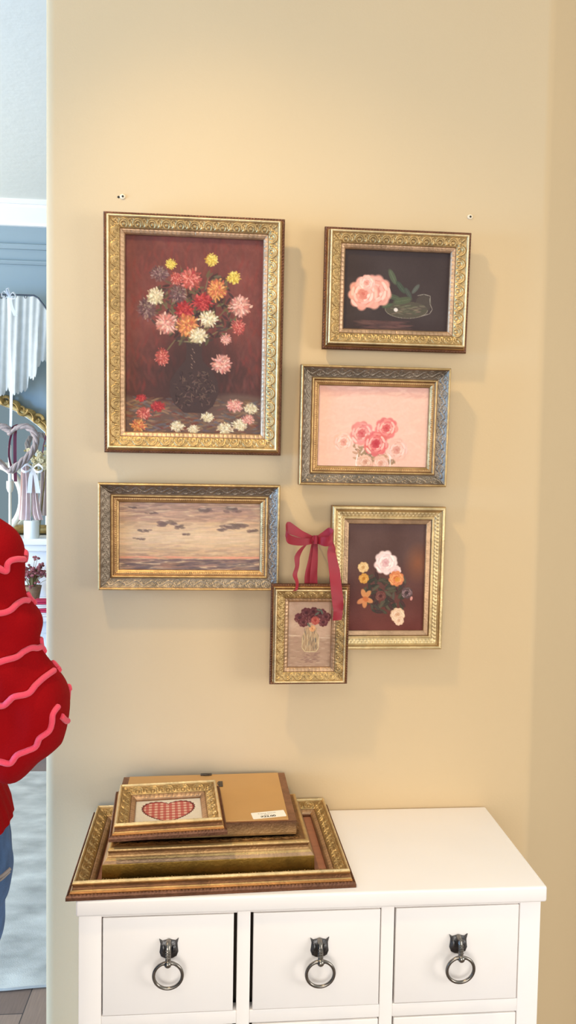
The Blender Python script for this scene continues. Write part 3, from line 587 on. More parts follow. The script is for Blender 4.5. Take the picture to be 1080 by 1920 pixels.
ribbon(b, [L(593, 1012, -.040), L(606, 1005, -.046), L(618, 1001, -.056), L(624, 1007, -.066), L(614, 1015, -.066), L(600, 1014, -.056), L(593, 1013, -.046)],
       [.010, .016, .024, .028, .022, .015, .010], [(-.2, .2, 1), (-.1, .35, 1), (-.15, .1, 1), (.1, .3, 1), (.2, -.4, 1), (.1, -.2, 1), (0, 0, 1)]); b.build('bow_loop', M['ribbon'], bow)
b = MB(); c0 = Vector(L(591, 1012, -.048))
ring = []
for k in range(17):
    a = 2*math.pi*k/16; ring.append(Vector((c0.x+.0075*math.cos(a)*.55, c0.y+.0105*math.sin(a), c0.z-.001*math.sin(a))))
rows = [[p+Vector((.0, 0, 1))*(.0085*s/3)+Vector((0, 0, 0)) for s in range(-3, 4)] for p in ring]
b.sheet(rows, .0008); b.ball(c0, (.0072, .0085, .0078), 12); b.build('knot', M['ribbon'], bow)
b = MB()
ribbon(b, [L(586, 1014, -.044), L(570, 1024, -.048), L(558, 1042, -.050), L(557, 1062, -.052), L(553, 1078, -.056), L(557, 1092, -.062), L(556, 1104, -.074), L(552, 1108, -.076)],
       [.008, .012, .013, .010, .010, .008, .006, .008], [(1, 0, .6), (1, .3, .4), (1, .5, .1), (1, .7, 0), (1, .4, 0), (1, .8, 0), (1, .5, 0), (1, .2, .1)]); b.build('tail', M['ribbon'], bow)
b = MB()
ribbon(b, [L(597, 1014, -.044), L(612, 1013, -.052), L(621, 1022, -.058), L(622, 1040, -.062), L(627, 1070, -.068), L(630, 1098, -.078), L(633, 1125, -.084), L(634, 1145, -.084), L(632, 1163, -.083)],
       [.009, .014, .014, .017, .0215, .022, .022, .020, .017], [(.3, 0, 1), (.7, .3, .8), (1, .6, .2), (1, -.1, 0), (1, -.15, -.05), (1, .1, 0), (1, -.25, 0), (1, .35, 0), (1, 0, .05)]); b.build('tail', M['ribbon'], bow)
for (xa, xb, ww, yy) in ((588, 577, .011, -.040), (592, 588, .014, -.043)):
    b = MB(); ribbon(b, [L(xa, 1018, yy), L((xa+xb)/2, 1050, yy-.002), L(xb, 1078, yy-.003), L(xb, 1106, yy-.002)], [.008, ww*.9, ww*1.1, ww*1.2], [(1, .2, 0), (1, .1, 0), (1, .3, 0), (1, 0, 0)]); b.build('hanging_strap', M['ribbon'], bow)
b = MB(); pn = at(591, 1008, y=0); b.tube([inst(bow, (pn.x, .001, pn.z)), inst(bow, (pn.x, -.045, pn.z+.002))], .0012, 8); b.build('nail', M['steel'], bow)

# ------------------------------------------------------------------ white drawer cabinet
ZT = .819; CX0, CX1, CY0 = -.2345, .5425, -.300
cab = thing('drawer_cabinet', 'white painted apothecary cabinet with rows of small drawers and ring pulls', 'cabinet', ((CX0+CX1)/2, -.15, 0))
def cb(x0, x1, y0, y1, z0, z1, bb, mi=0, bev=.0012):
    o = cab.location; bb.box(x0-o.x, x1-o.x, y0-o.y, y1-o.y, z0, z1, mi, bev)
b = MB(); cb(CX0, CX1, CY0, -.002, ZT-.027, ZT, b, bev=.004); b.build('top_panel', M['cab'], cab)
FY = CY0+.007; XB = (.0176+.0045, .0457, .2600+.0030, .2838)
x_l, x_r = CX0+.0035, CX1-.0075
rows_z = [ZT-.033-.1885*k for k in range(4)]
b = MB()
cb(x_l, x_l+.018, FY+.0201, -.004, 0, ZT-.027, b); cb(x_r-.018, x_r, FY+.0201, -.004, 0, ZT-.027, b)
cb(x_l+.018, x_r-.018, -.012, -.004, .03, ZT-.027, b)
cb(x_l, -.1948, FY, FY+.02, 0, ZT-.0271, b); cb(.4988, x_r, FY, FY+.02, 0, ZT-.0271, b)
cb(.0232, .0448, FY, FY+.02, .03, ZT-.0271, b); cb(.2618, .2838, FY, FY+.02, .03, ZT-.0271, b)
segs = [(-.1948, .0232), (.0448, .2618), (.2838, .4988)]
for k in range(4):
    for (a, c) in segs: cb(a, c, FY, FY+.02, rows_z[k]-.163-.0235 if k < 3 else .02, rows_z[k]-.163-.0015, b)
for (a, c) in segs: cb(a, c, FY, FY+.02, ZT-.0315, ZT-.0271, b, bev=.0005)
b.build('carcass', M['cab'], cab)
b = MB(); cb(x_l+.0195, x_r-.019, FY+.03, -.02, .04, ZT-.03, b, bev=0); b.build('dark_gap_block', M['gap'], cab, smooth=False)  # solid dark block added behind the drawers; makes their gaps dark
# ring pull geometry (origin at drawer face, x right, y out (negative), z up)
def pull_parts(parent, loc, swing=0.0):
    b = MB()
    out = [(-.0155, .0175), (-.0105, .0140), (-.006, .0150), (0, .0165), (.006, .0150), (.0105, .0140), (.0155, .0180), (.0135, .010), (.0140, .003), (.0150, -.004), (.0125, -.011), (.006, -.0145), (0, -.0155), (-.006, -.0145), (-.0125, -.011), (-.0150, -.004), (-.0140, .003), (-.0135, .010)]
    b.loft([[(x*k+loc[0], loc[1]-d, z*k+loc[2]) for x, z in out] for k, d in ((1, 0), (1, .0025), (.86, .0042))])
    b.ball((loc[0]-.0085, loc[1]-.004, loc[2]+.002), (.0042, .003, .0075), 10); b.ball((loc[0]+.0085, loc[1]-.004, loc[2]+.002), (.0042, .003, .0075), 10)
    o1 = b.build('pull_backplate', M['pulldark'], parent)
    b = MB(); st = [(0, -.003, .014), (0, -.010, .012), (0, -.014, .004), (0, -.016, -.006), (0, -.017, -.012)]
    b.tube([(loc[0]+p[0], loc[1]+p[1], loc[2]+p[2]) for p in spline(st, 5)], .0042, 10, flat=1.15)
    for k in range(4): b.tube([(loc[0]-.0038, loc[1]-.0185-.0004*k, loc[2]+.008-.0038*k), (loc[0]+.0038, loc[1]-.0185-.0004*k, loc[2]+.008-.0038*k)], .0008, 6)
    b.ball((loc[0], loc[1]-.019, loc[2]-.0130), .0062, 14); b.tube([(loc[0]-.009, loc[1]-.018, loc[2]-.0135), (loc[0]+.009, loc[1]-.018, loc[2]-.0135)], .0022, 8)
    o2 = b.build('pull_stem', M['pull'], parent)
    b = MB(); rc = .0228; cz = loc[2]-.0150-rc+.004
    pts = [(loc[0]+rc*math.sin(a), loc[1]-.0185+swing*(1-math.cos(a))*rc+.004*(1-math.cos(a))/2, cz+rc*math.cos(a)) for a in [2*math.pi*k/48 for k in range(48)]]
    b.tube(pts, .0027, 12, closed=True); o3 = b.build('pull_ring', M['pull'], parent)
    return [o1, o2, o3]
DX = [(-.1926, .0176), (.0497, .2599), (.2866, .4968)]
for k in range(4):
    for j, (a, c) in enumerate(DX):
        z1 = rows_z[k]; z0 = z1-.163 if k < 3 else .055
        z1 += (.0, .0, .0)[j]; yf = FY+(-.0012, -.0016, -.001)[j]
        dr = bpy.data.objects.new('drawer', None); dr = None
        bb = MB(); o = cab.location; cx, cz = (a+c)/2, (z0+z1)/2
        bb.box(a-cx, c-cx, 0, .016, z0-cz, z1-cz, 0, .0012); bb.box(a-cx+.006, c-cx-.006, .016, .025, z0-cz+.008, z1-cz-.008)
        d = bb.build('drawer', M['cab'], cab, loc=(cx-o.x, yf-o.y, cz))
        pz = ((.732, .725, .722)[j] - cz) if k == 0 else .0145
        px = (-.0868, .1590, .3930)[j]-cx if k == 0 else 0
        if k < 2: pull_parts(d, (px, 0, pz+ (0 if k else 0)))
        else: pull_parts(d, (0, 0, .02))

# ------------------------------------------------------------------ frames stacked on the cabinet
def flat(t, xc, yc, z, rot, flip=False, tilt=None):
    Mx = Matrix.Translation((xc, yc, z)) @ Matrix.Rotation(rot, 4, 'Z')
    if tilt: Mx = Mx @ Matrix.Rotation(tilt[0], 4, 'X') @ Matrix.Rotation(tilt[1], 4, 'Y')
    if flip: Mx = Mx @ Matrix.Rotation(math.pi, 4, 'X')
    t.matrix_world = Mx
def box_frame(front_l, front_r, depth):
    fl = Vector(front_l); fr = Vector(front_r); w = (fr-fl).length; a = math.atan2(fr.y-fl.y, fr.x-fl.x)
    c = (fl+fr)/2+Vector((-math.sin(a), math.cos(a)))*depth/2; return c.x, c.y, a, w
cx, cyy, a, w = box_frame((-.250, -.301), (.220, -.286), .291)
t = make_frame('picture_frame', 'widest ornate gold frame lying flat at the bottom of the stack on the cabinet', 'picture frame', w, .291, 'shell', None, 11, backing='woodpink')
flat(t, cx, cyy, ZT+.0005, a)
cx, cyy, a, w = box_frame((-.201, -.256), (.155, -.243), .205)
t = make_frame('picture_frame', 'deep-sided bronze gold frame lying second from the bottom of the stack', 'picture frame', w, .205, 'deep', None, 12, backing='woodpink')
flat(t, cx, cyy, ZT+.0036, a)
# face-down frame with kraft backing
t = thing('picture_frame', 'frame lying face down with kraft paper back and white price sticker', 'picture frame')
kw, kh = .318, .205
moulding('moulding', kw, kh, 'scoop', t, seed=14, scale=.98)
b = MB(); b.box(-kw/2+.012, kw/2-.014, -kh/2+.004, kh/2-.004, -.0022, .0004); b.build('kraft_backing', M['kraft'], t, smooth=False)
for hx, hy, rz in ((.002, -kh/2+.006, 0), (.030, -.050, R(90))):
    b = MB(); b.box(-.011, .011, -.004, .004, -.0045, -.0022, bev=.0008); b.tube([(.006*math.cos(q), .003+.003*math.sin(q), -.0050) for q in [math.pi*k/8 for k in range(9)]], .0008, 6)
    o = b.build('hanger_clip', M['steel'], t, loc=(hx, hy, 0)); o.rotation_euler = (0, 0, rz)
cx, cyy, a, w = box_frame((-.193, -.226), (.126, -.217), kh)
KZ = ZT+.0036+.0535
flat(t, cx, cyy, KZ+.0262, a, flip=True)
kraft = t
# sticker: placed in the kraft frame's local space (local y points to the front edge after flip)
KM = t.matrix_world.inverted()
def onk(px, py): p = KM @ at(px, py, z=KZ+.0262+.0024); return p.x, p.y
P4 = [onk(471, 1524), onk(533, 1518), onk(536, 1531), onk(474, 1536)]
sc = (Vector(P4[0])+Vector(P4[1])+Vector(P4[2])+Vector(P4[3]))/4
sw = (Vector(P4[1])-Vector(P4[0])).length*.99; sh = (Vector(P4[3])-Vector(P4[0])).length*.97; sa = math.atan2(P4[1][1]-P4[0][1], P4[1][0]-P4[0][0])
b = MB(); rr = .002; out = []
for (qx, qy, a0) in ((sw/2-rr, sh/2-rr, 0), (-sw/2+rr, sh/2-rr, 90), (-sw/2+rr, -sh/2+rr, 180), (sw/2-rr, -sh/2+rr, 270)):
    for k in range(5): q = R(a0+90*k/4); out.append((qx+rr*math.cos(q), qy+rr*math.sin(q)))
b.loft([[(x, y, z) for x, y in out] for z in (-.0003, 0)]); stk = b.build('price_sticker', M['label'], t, loc=(sc.x, sc.y, -.0022)); stk.rotation_euler = (0, 0, sa)
def text(body, size, m, parent, loc, name='printed_text', bold=0, sx=1, sy=1):
    cu = bpy.data.curves.new('t', 'FONT'); cu.body = body; cu.size = size; cu.align_x = 'CENTER'; cu.align_y = 'CENTER'; cu.extrude = .00004; cu.offset = bold
    o = bpy.data.objects.new('t', cu); COL.objects.link(o); bpy.context.view_layer.update()
    me = bpy.data.meshes.new_from_object(o.evaluated_get(bpy.context.evaluated_depsgraph_get())); bpy.data.objects.remove(o)
    for v in me.vertices: v.co = Vector((v.co.x*sx, v.co.y*sy, v.co.z))
    me.materials.clear(); me.materials.append(m); q = bpy.data.objects.new(name, me); COL.objects.link(q); q.parent = parent; q.location = loc; q.rotation_euler = (math.pi, 0, 0); return q
text('$22.00', .0085, M['ink'], stk, (-.002, sh*.27, -.00036), bold=.00025, sx=1.15)
text('Frame North', .0055, M['inkgrey'], stk, (-.002, -sh*.22, -.00036), sx=1.1)
text('Each', .0045, M['inkgrey'], stk, (-.003, .0*sh, -.00036), sx=1.1)
# heart frame on top
t = make_frame('picture_frame', 'small gold frame with red gingham heart print, on top of the stack', 'picture frame', .192, .172, 'shell', paint_heart, 15, .95, pic='heart_print')
flat(t, -.0975, -.1895, KZ+.0262+.0030, R(5.0))

# ------------------------------------------------------------------ person in red jumper, half out of view on the left
def lumps(items, name, m, parent, vox=.006, smooth=4, disp=None):
    """items: list of (points, radii[, flat]) limbs and ('e', centre, radii) ellipsoids merged into one skin"""
    b = MB()
    for it in items:
        if it[0] == 'e': b.ball(it[1], it[2], 24)
        else:
            P, rr = it[0], it[1]; C = spline(P, 8); N = len(C)
            rads = [float(np.interp(i/(N-1)*(len(rr)-1), range(len(rr)), rr)) for i in range(N)]
            b.tube(C, rads, 20, flat=it[2] if len(it) > 2 else 1)
            b.ball(C[0], rads[0]*.99, 16); b.ball(C[-1], rads[-1]*.99, 16)
    o = b.build(name, m, None, smooth=False)
    md = o.modifiers.new('r', 'REMESH'); md.mode = 'VOXEL'; md.voxel_size = vox
    md2 = o.modifiers.new('s', 'SMOOTH'); md2.iterations = smooth; md2.factor = .6
    ts = bpy.data.scenes.new('bench'); ts.collection.objects.link(o); vl = ts.view_layers[0]; vl.update(); dg = vl.depsgraph
    me = bpy.data.meshes.new_from_object(o.evaluated_get(dg)); ts.collection.objects.unlink(o); bpy.data.scenes.remove(ts); o.modifiers.clear(); o.data = me
    if disp:
        nn = [v.normal.copy() for v in me.vertices]
        for v, q in zip(me.vertices, nn): v.co = v.co+q*disp(v.co)
    me.polygons.foreach_set('use_smooth', [True]*len(me.polygons)); o.parent = parent
    return o
YA = -.56
per = thing('person', 'person in red jumper with wavy pink trim and blue jeans, arm bent at side', 'person', (0, 0, 0))
A = lambda px, py, y=YA: at(px, py, y=y)
SX, SY = -.450, -.40
shN, shF = Vector((SX+.005, SY-.165, 1.375)), Vector((SX+.005, SY+.165, 1.375))
elb = A(34, 1368); wri = Vector((elb.x-.235, elb.y+.0, elb.z+.055))
body = [([(SX, SY, .93), (SX, SY, 1.10), (SX+.005, SY, 1.28), (SX, SY, 1.40), (SX-.012, SY, 1.50)], [.115, .10, .115, .085, .050]),
        ([(SX, SY-.14, 1.385), (SX, SY+.14, 1.385)], [.052, .052]),
        ('e', (SX-.035, SY, 1.615), (.092, .072, .112)), ('e', (SX-.075, SY, 1.565), (.045, .045, .045)), ('e', (SX-.131, SY, 1.600), (.018, .013, .022)),
        ('e', (SX-.122, SY, 1.565), (.012, .022, .008)), ('e', (SX-.03, SY-.074, 1.605), (.016, .010, .028)), ('e', (SX-.03, SY+.074, 1.605), (.016, .010, .028))]
def hand(w, d):
    its = []; d = d.normalized(); up = Vector((0, 0, 1)); sd = Vector((0, 1, 0))
    its.append(([w, w+d*.045, w+d*.085], [.024, .032, .030]))
    for k, (ln) in enumerate((.066, .076, .071, .055)):
        off = up*(.030-.020*k); s = w+d*.078+off
        its.append(([s, s+d*ln*.5+sd*.008, s+d*ln*.85+sd*.025, s+d*ln*.9+sd*.040], [.0095, .009, .0082, .0072]))
    s = w+d*.028+up*.022; its.append(([s, s+d*.030+up*.022, s+d*.062+up*.026+sd*.008], [.012, .011, .009])); return its
wriF = Vector((SX-.20, SY+.16, 1.13))
body += [([shN, (shN+elb)/2, elb, (elb+wri)/2, wri], [.050, .044, .038, .036, .025]), ([shF, Vector((SX-.03, SY+.17, 1.14)), wriF], [.050, .038, .025])]
body += hand(wri, Vector((-1, .1, .1))) + hand(wriF, Vector((-1, -.1, .1)))
legs = []
for s in (-1, 1):
    y = SY+s*.085; kx = SX-.03-s*.01; body.append(([(SX+.005, y, .90), (kx, y, .50), (SX-.005, y, .09)], [.085, .055, .036])); body.append(([(SX, y, .045), (SX-.14, y, .035)], [.036, .028]))
lumps(body, 'body', M['skin'], per, .0055, 3)
# jeans
J = []
for s in (-1, 1):
    y = SY+s*.082; J.append(([(SX+.020, y, .93), (SX+.012, y, .80), (SX-.02, y, .50), (SX-.003, y, .10)], [.102, .096, .070, .056]))
J.append(([(SX, SY-.05, .99), (SX+.015, SY-.05, .90)], [.112, .118])); J.append(([(SX, SY+.05, .99), (SX+.015, SY+.05, .90)], [.112, .118]))
je = lumps(J, 'jeans', M['denim'], per, .006, 4, lambda p: .002*math.sin(p.z*60+p.x*40))
# back pocket on the hip
def shrink(o):
    me = o.data; return BVHTree.FromPolygons([v.co.copy() for v in me.vertices], [tuple(p.vertices) for p in me.polygons])
bj = shrink(je)
b = MB(); pk = []
for (px, py) in ((-6, 1648), (20, 1628), (19, 1634), (-6, 1655)):
    p = at(px, py, y=-.6); hit = bj.ray_cast(p, Vector((0, 1, 0))); pk.append(hit[0]+Vector((0, -.002, 0)) if hit[0] else at(px, py, y=SY-.1))
b.tube(spline([pk[0], (pk[0]+pk[1])/2+Vector((0, -.004, 0)), pk[1]], 6), .0022, 8); b.tube(spline([pk[3], (pk[3]+pk[2])/2+Vector((0, -.004, 0)), pk[2]], 6), .0014, 8)
b.build('back_pocket', M['stitch'], je)
# jumper
sl = [(-62, 985, 48), (-32, 1045, 66), (-20, 1100, 70), (-14, 1150, 72), (-8, 1190, 76), (0, 1225, 76), (18, 1270, 88), (30, 1320, 92), (36, 1364, 86)]
SP = [A(x, y) for x, y, r in sl]; dist = (YA+1.45); SR = [r*dist/FOC for x, y, r in sl]
sl2 = [(36, 1364, 86), (0, 1384, 74), (-60, 1375, 66), (-130, 1352, 58), (-200, 1335, 44), (-235, 1328, 36)]
SP2 = [A(x, y) for x, y, r in sl2]; SR2 = [r*dist/FOC for x, y, r in sl2]
hem = at(31, 1571, y=-.44)
JM = [(SP, SR), (SP2, SR2), ([(SX, SY-.04, 1.06), (SX, SY-.05, 1.15), (SX, SY-.06, 1.30)], [.104, .110, .115]), ([(SX, SY+.04, 1.06), (SX, SY+.05, 1.15), (SX, SY+.06, 1.30)], [.104, .110, .115]),
      ([(SX, SY-.15, 1.37), (SX, SY+.15, 1.37)], [.068, .068]), ([(SX-.005, SY, 1.38), (SX-.008, SY, 1.445)], [.075, .062]),
      ([shF, Vector((SX-.03, SY+.17, 1.15)), wriF+Vector((.03, 0, 0))], [.066, .075, .045])]
# flared hem
def folds(p):
    q = Vector(p)
    return .0048*math.sin(q.z*62+q.x*75+2.2*math.sin(q.z*19))+.0030*math.sin(q.x*95-q.z*40+1.3)
ju = lumps(JM, 'jumper', M['knit'], per, .0055, 5, folds)
b = MB(); rings = []
for z, rx, ry, ox in ((hem.z+.135, .104, .145, 0), (hem.z+.07, .118, .150, 0), (hem.z+.015, .139, .158, 0), (hem.z, .142, .158, 0), (hem.z+.002, .135, .152, 0), (hem.z+.07, .112, .145, .0)):
    rings.append([(SX+ox+rx*math.cos(a)*(1+.006*math.cos(40*a)), SY+ry*math.sin(a)*(1+.006*math.cos(40*a)), z-.018*math.cos(a)*-1*0+(-.016)*(1-math.cos(a))/2) for a in [2*math.pi*k/240 for k in range(240)]])
b.loft(rings, caps=False); b.build('jumper_hem', M['knit'], ju)
# wavy pink trims running round the sleeve
bv = shrink(ju)
def trim(polyline, amp=0, r=.0037, wrap=True):
    """polyline on the visible side gives height; continues round the back of the sleeve"""
    C = spline([A(x, y) for x, y in polyline], 8); out = []
    for p in C:
        hit = bv.ray_cast(Vector((p.x, -1.0, p.z)), Vector((0, 1, 0)))
        if hit[0]: out.append(hit[0]+hit[1]*.001 if hit[1].y < 0 else hit[0]-hit[1]*.001)
    back = []
    for i, p in enumerate(reversed(C)):
        hit = bv.ray_cast(Vector((p.x, -.44, p.z+.006*math.sin(i*.45))), Vector((0, -1, 0)))
        if hit[0] and hit[0].y > YA-.01: back.append(hit[0]+Vector((0, .001, 0)))
    b = MB()
    if len(out) > 2: b.tube(out, r, 10)
    if wrap and len(back) > 3: b.tube(back, r, 8)
    if b.v: b.build('wavy_trim', M['trimpink'], ju)
trim([(-70, 1120), (-40, 1095), (-15, 1092), (0, 1074), (8, 1064), (14, 1058), (20, 1063), (25, 1064), (27, 1052), (32, 1046), (40, 1045), (45, 1048)])
trim([(-80, 1160), (-50, 1150), (-25, 1153), (0, 1143), (12, 1137), (25, 1137), (36, 1134), (43, 1126), (50, 1123), (57, 1129), (62, 1134)])
trim([(-75, 1250), (-40, 1252), (-10, 1240), (5, 1236), (18, 1224), (32, 1219), (48, 1217), (56, 1211), (66, 1208), (74, 1212), (82, 1215), (86, 1219)])
trim([(-60, 1330), (-30, 1318), (0, 1304), (12, 1297), (32, 1296), (42, 1288), (52, 1280), (74, 1277), (84, 1266), (95, 1258), (106, 1255), (112, 1260)])
trim([(-90, 1420), (-50, 1412), (-20, 1412), (0, 1407), (14, 1397), (26, 1397), (42, 1400), (54, 1386), (70, 1380), (84, 1374), (92, 1358), (106, 1348), (111, 1335), (113, 1318), (119, 1309)])
trim([(123, 1330), (126, 1345), (128, 1362), (127, 1375)], wrap=False)
# hair
b = MB()
hairs = [('e', (SX-.015, SY, 1.645), (.100, .083, .100)), ('e', (SX+.045, SY, 1.56), (.062, .080, .13)), ('e', (SX+.065, SY, 1.45), (.045, .075, .13))]
lumps(hairs, 'hair', M['hair'], per, .006, 4, lambda p: .002*math.sin(p.y*300))
for s in (-1, 1):
    y = SY+s*.085; b = MB()
    b.loft([[(SX-.065+.125*k*math.cos(a), y+.046*k*math.sin(a), z) for a in [2*math.pi*q/28 for q in range(28)]] for z, k in ((.0, .95), (.012, 1.0), (.03, .98), (.055, .86), (.075, .55), (.082, .3))]); b.build('shoe', M['shoe'], per)

# ------------------------------------------------------------------ the blue room beyond
YM = YW
# rug
p0 = at(40, 1853, z=0.006)
b = MB()
nx, ny = 60, 60; rows = []
for i in range(nx+1):
    row = []
    for j in range(ny+1):
        x = -2.6+2.9*i/nx; y = p0.y+.005*math.sin(i*.9)*(j == 0)+(2.20-p0.y)*j/ny; row.append((x, y, .007+.0008*math.sin(i*1.7)*math.sin(j*1.3)))
    rows.append(row)
b.sheet(rows, .008); tag(b.build('rug', M['rug'], smooth=True), 'faded pale grey-blue rug on the wooden floor beyond the opening', 'rug')
# mantelpiece
zm = at(60, 1010, y=2.45).z
mt = thing('mantelpiece', 'white painted mantelpiece under the gold mirror on the blue wall', 'mantelpiece', (-1.4, 2.6, 0))
b = MB(); b.box(-.95, .78, -.16, .148, zm-.035, zm, bev=.006); b.box(-.92, .75, -.13, .148, zm-.07, zm-.036, bev=.006); b.build('shelf', M['trimwhite'], mt)
b = MB(); b.box(-.85, .68, -.08, .148, zm-.32, zm-.071, bev=.004)
b.box(-.85, -.55, -.08, .148, 0, zm-.321, bev=.004); b.box(.38, .68, -.08, .148, 0, zm-.321, bev=.004); b.build('surround', M['trimwhite'], mt)
b = MB(); b.box(-.549, .379, .10, .14, 0, zm-.322); b.build('fireback', M['greytable'], mt, smooth=False)
# mirror with carved gold frame
mc = Vector((-1.45, 2.71, 0)); pA, pB = at(8, 742, y=2.70), at(84, 785, y=2.70)
ax = .66
def qf(x): return math.sqrt(max(0, 1-((x-mc.x)/ax)**2))
bz = (pA.z-pB.z)/(qf(pA.x)-qf(pB.x)); cz = pA.z-bz*qf(pA.x)
mi = thing('arched_mirror', 'large arched mirror in carved gold frame on the mantelpiece', 'mirror', (mc.x, mc.y, zm))
arch = [(ax*math.cos(a), 0, cz-zm+bz*math.sin(a)) for a in [math.pi*k/60 for k in range(61)]]
ins = [(x*.90, 0, (z-(cz-zm))*.90+(cz-zm)) for x, y, z in arch]
full = [(ax, 0, .05)]+arch+[(-ax, 0, .05)]
b = MB(); vs = [(x*.93, .0, (z-(cz-zm))*.93+(cz-zm) if z > cz-zm else z) for x, y, z in full]; b.loft([[(x, -.002, z) for x, y, z in vs], [(x, .008, z) for x, y, z in vs]]); b.build('glass', M['glass'], mi, smooth=False)
b = MB(); fr = [(x*.945, -.008, (z-(cz-zm))*.945+(cz-zm) if z > cz-zm else z) for x, y, z in full]
b.tube(fr, .024, 10, flat=.8); b.tube([(x*1.045, y+.004, z) for x, y, z in fr], .012, 8); b.tube([(-ax*.95, -.008, .03), (ax*.95, -.008, .03)], .026, 10)
b.build('carved_frame', M['goldorn'], mi)
b = MB()
for k in range(2, 59, 3):
    x, y, z = arch[k]; a = math.pi*k/60; sg = 1 if k % 2 else -1
    sp = [(x*.955+math.cos(t*sg)*.034*(1-t/9), -.030+.001*t, (z-(cz-zm))*.955+(cz-zm)+math.sin(t*sg)*.034*(1-t/9)) for t in [q*.35 for q in range(22)]]
    b.tube(sp, [.010*(1-.5*i/22) for i in range(22)], 7)
    tx, tz = -math.sin(a), math.cos(a); b.tube(spline([(x*.93, -.02, (z-(cz-zm))*.93+(cz-zm)), (x*.98+tx*.04, -.035, (z-(cz-zm))*.98+(cz-zm)+tz*.04), (x*.96+tx*.09, -.018, (z-(cz-zm))*.96+(cz-zm)+tz*.09)], 6), [.010+.006*math.sin(math.pi*i/12) for i in range(13)], 7, flat=.5)
b.build('scroll_carving', M['goldorn'], mi)
# rod and tulle
YR = 2.55
rod = thing('hanging_rod', 'thin dark wire rod with a bent end that holds the white tulle', 'rod', at(0, 553, y=YR))
b = MB(); P = [inst(rod, at(x, y, y=YR)) for x, y in ((-160, 549), (-60, 551), (0, 552), (40, 553), (64, 554), (72, 559), (82, 572), (100, 598))]; b.tube(P, .0042, 8)
b.tube([P[-1], (P[-1][0]+.02, YW-YR, P[-1][2]-.03)], .004, 8); b.build('wire', M['wire'], rod)
for x in (2, 12, 48, 63):
    b = MB(); q = Vector(inst(rod, at(x, 554, y=YR))); b.tube([(q.x+.006*math.cos(a), q.y, q.z-.006+.009*math.sin(a)) for a in [2*math.pi*k/10 for k in range(10)]], .002, 6, closed=True); b.build('clip_ring', M['wire'], rod)
tl = []
hemx = [(-160, 770), (-60, 748), (-10, 738), (4, 742), (14, 727), (24, 742), (34, 738), (44, 733), (50, 731), (53, 706), (62, 712), (68, 707), (72, 690), (78, 677), (86, 676), (104, 660)]
b = MB()
for i in range(140):
    px = -160+264*i/139; yt = float(np.interp(px, [-160, 64, 72, 82, 104], [553, 556, 561, 575, 600])); yb = float(np.interp(px, [h[0] for h in hemx], [h[1] for h in hemx]))+3*math.sin(i*2.1)
    row = []
    for j in range(26):
        t = j/25; q = at(px, yt+(yb-yt)*t, y=YR); row.append((q.x, YR+.010*math.sin(i*.30)*(.3+t)+.004*math.sin(i*.9+t*3), q.z))
    tl.append(row)
b.sheet(tl, .001); tag(b.build('tulle_cloth', M['tulle']), 'ragged white tulle cloth hanging from the wire rod above the mirror', 'cloth')
# white bow with long ribbon holding the heart
YH = 2.32
wb = thing('white_ribbon', 'long white satin ribbon with a bow, from which the heart wreath hangs', 'ribbon', at(18, 556, y=YH))
def LW(px, py, y=YH): return inst(wb, at(px, py, y=y))
for sgn, pts in ((0, [(18, 557), (8, 546), (3, 552), (8, 558), (18, 557)]), (1, [(18, 557), (24, 548), (30, 556), (26, 560), (18, 557)]), (2, [(18, 556), (12, 543), (16, 541), (20, 556)])):
    b = MB(); ribbon(b, [LW(x, y, YH-.02*math.sin(i*.9)) for i, (x, y) in enumerate(pts)], [.020]*3, [(0, 1, .4)]*3, .001); b.build('bow_loop', M['whiterib'], wb)
b = MB(); ribbon(b, [LW(18, 556), LW(17, 600), LW(18, 660), LW(21, 720), LW(20, 800)], [.026, .012, .012, .014, .012], [(1, .1, 0)]*5, .001); b.build('hanging_tail', M['whiterib'], wb)
b = MB(); ribbon(b, [LW(18, 556), LW(22, 575), LW(29, 592)], [.012, .016, .018], [(1, .2, 0)]*3, .001); b.build('short_tail', M['whiterib'], wb)
# heart wreath
hw = thing('heart_wreath', 'whitewashed twig heart hanging on the long white ribbon', 'heart wreath', at(20, 808, y=YH))
hp = [(20, 812), (30, 803), (43, 799), (56, 803), (66, 815), (67, 832), (60, 848), (46, 862), (32, 874), (19, 883), (6, 872), (-8, 860), (-22, 846), (-28, 828), (-25, 810), (-14, 800), (0, 799), (12, 803)]
HP = [Vector(inst(hw, at(x, y, y=YH))) for x, y in hp]; C = spline(HP+[HP[0]], 6)
b = MB()
for k in range(4):
    b.tube([c+Vector((.008*math.cos(i*.35+k*1.57), .010*math.sin(i*.35+k*1.57), .008*math.sin(i*.42+k*2))) for i, c in enumerate(C)], .0085, 8)
b.build('twisted_twigs', M['vine'], hw)
# maroon ribbon
mr_ = MB(); o0 = at(29, 800, y=YH+.05)
ribbon(mr_, [Vector(at(x, y, y=YH+.05))-o0 for x, y in ((22, 812), (26, 800), (36, 796), (29, 806), (28, 850), (29, 903))], [.016]*6, [(1, .3, 0)]*6, .001)
ribbon(mr_, [Vector(at(x, y, y=YH+.05))-o0 for x, y in ((22, 812), (18, 830), (17, 855), (21, 875))], [.010]*4, [(1, .6, 0)]*4, .001)
tag(mr_.build('maroon_ribbon', M['maroon'], loc=o0), 'narrow maroon ribbon looped over the whitewashed heart', 'ribbon')
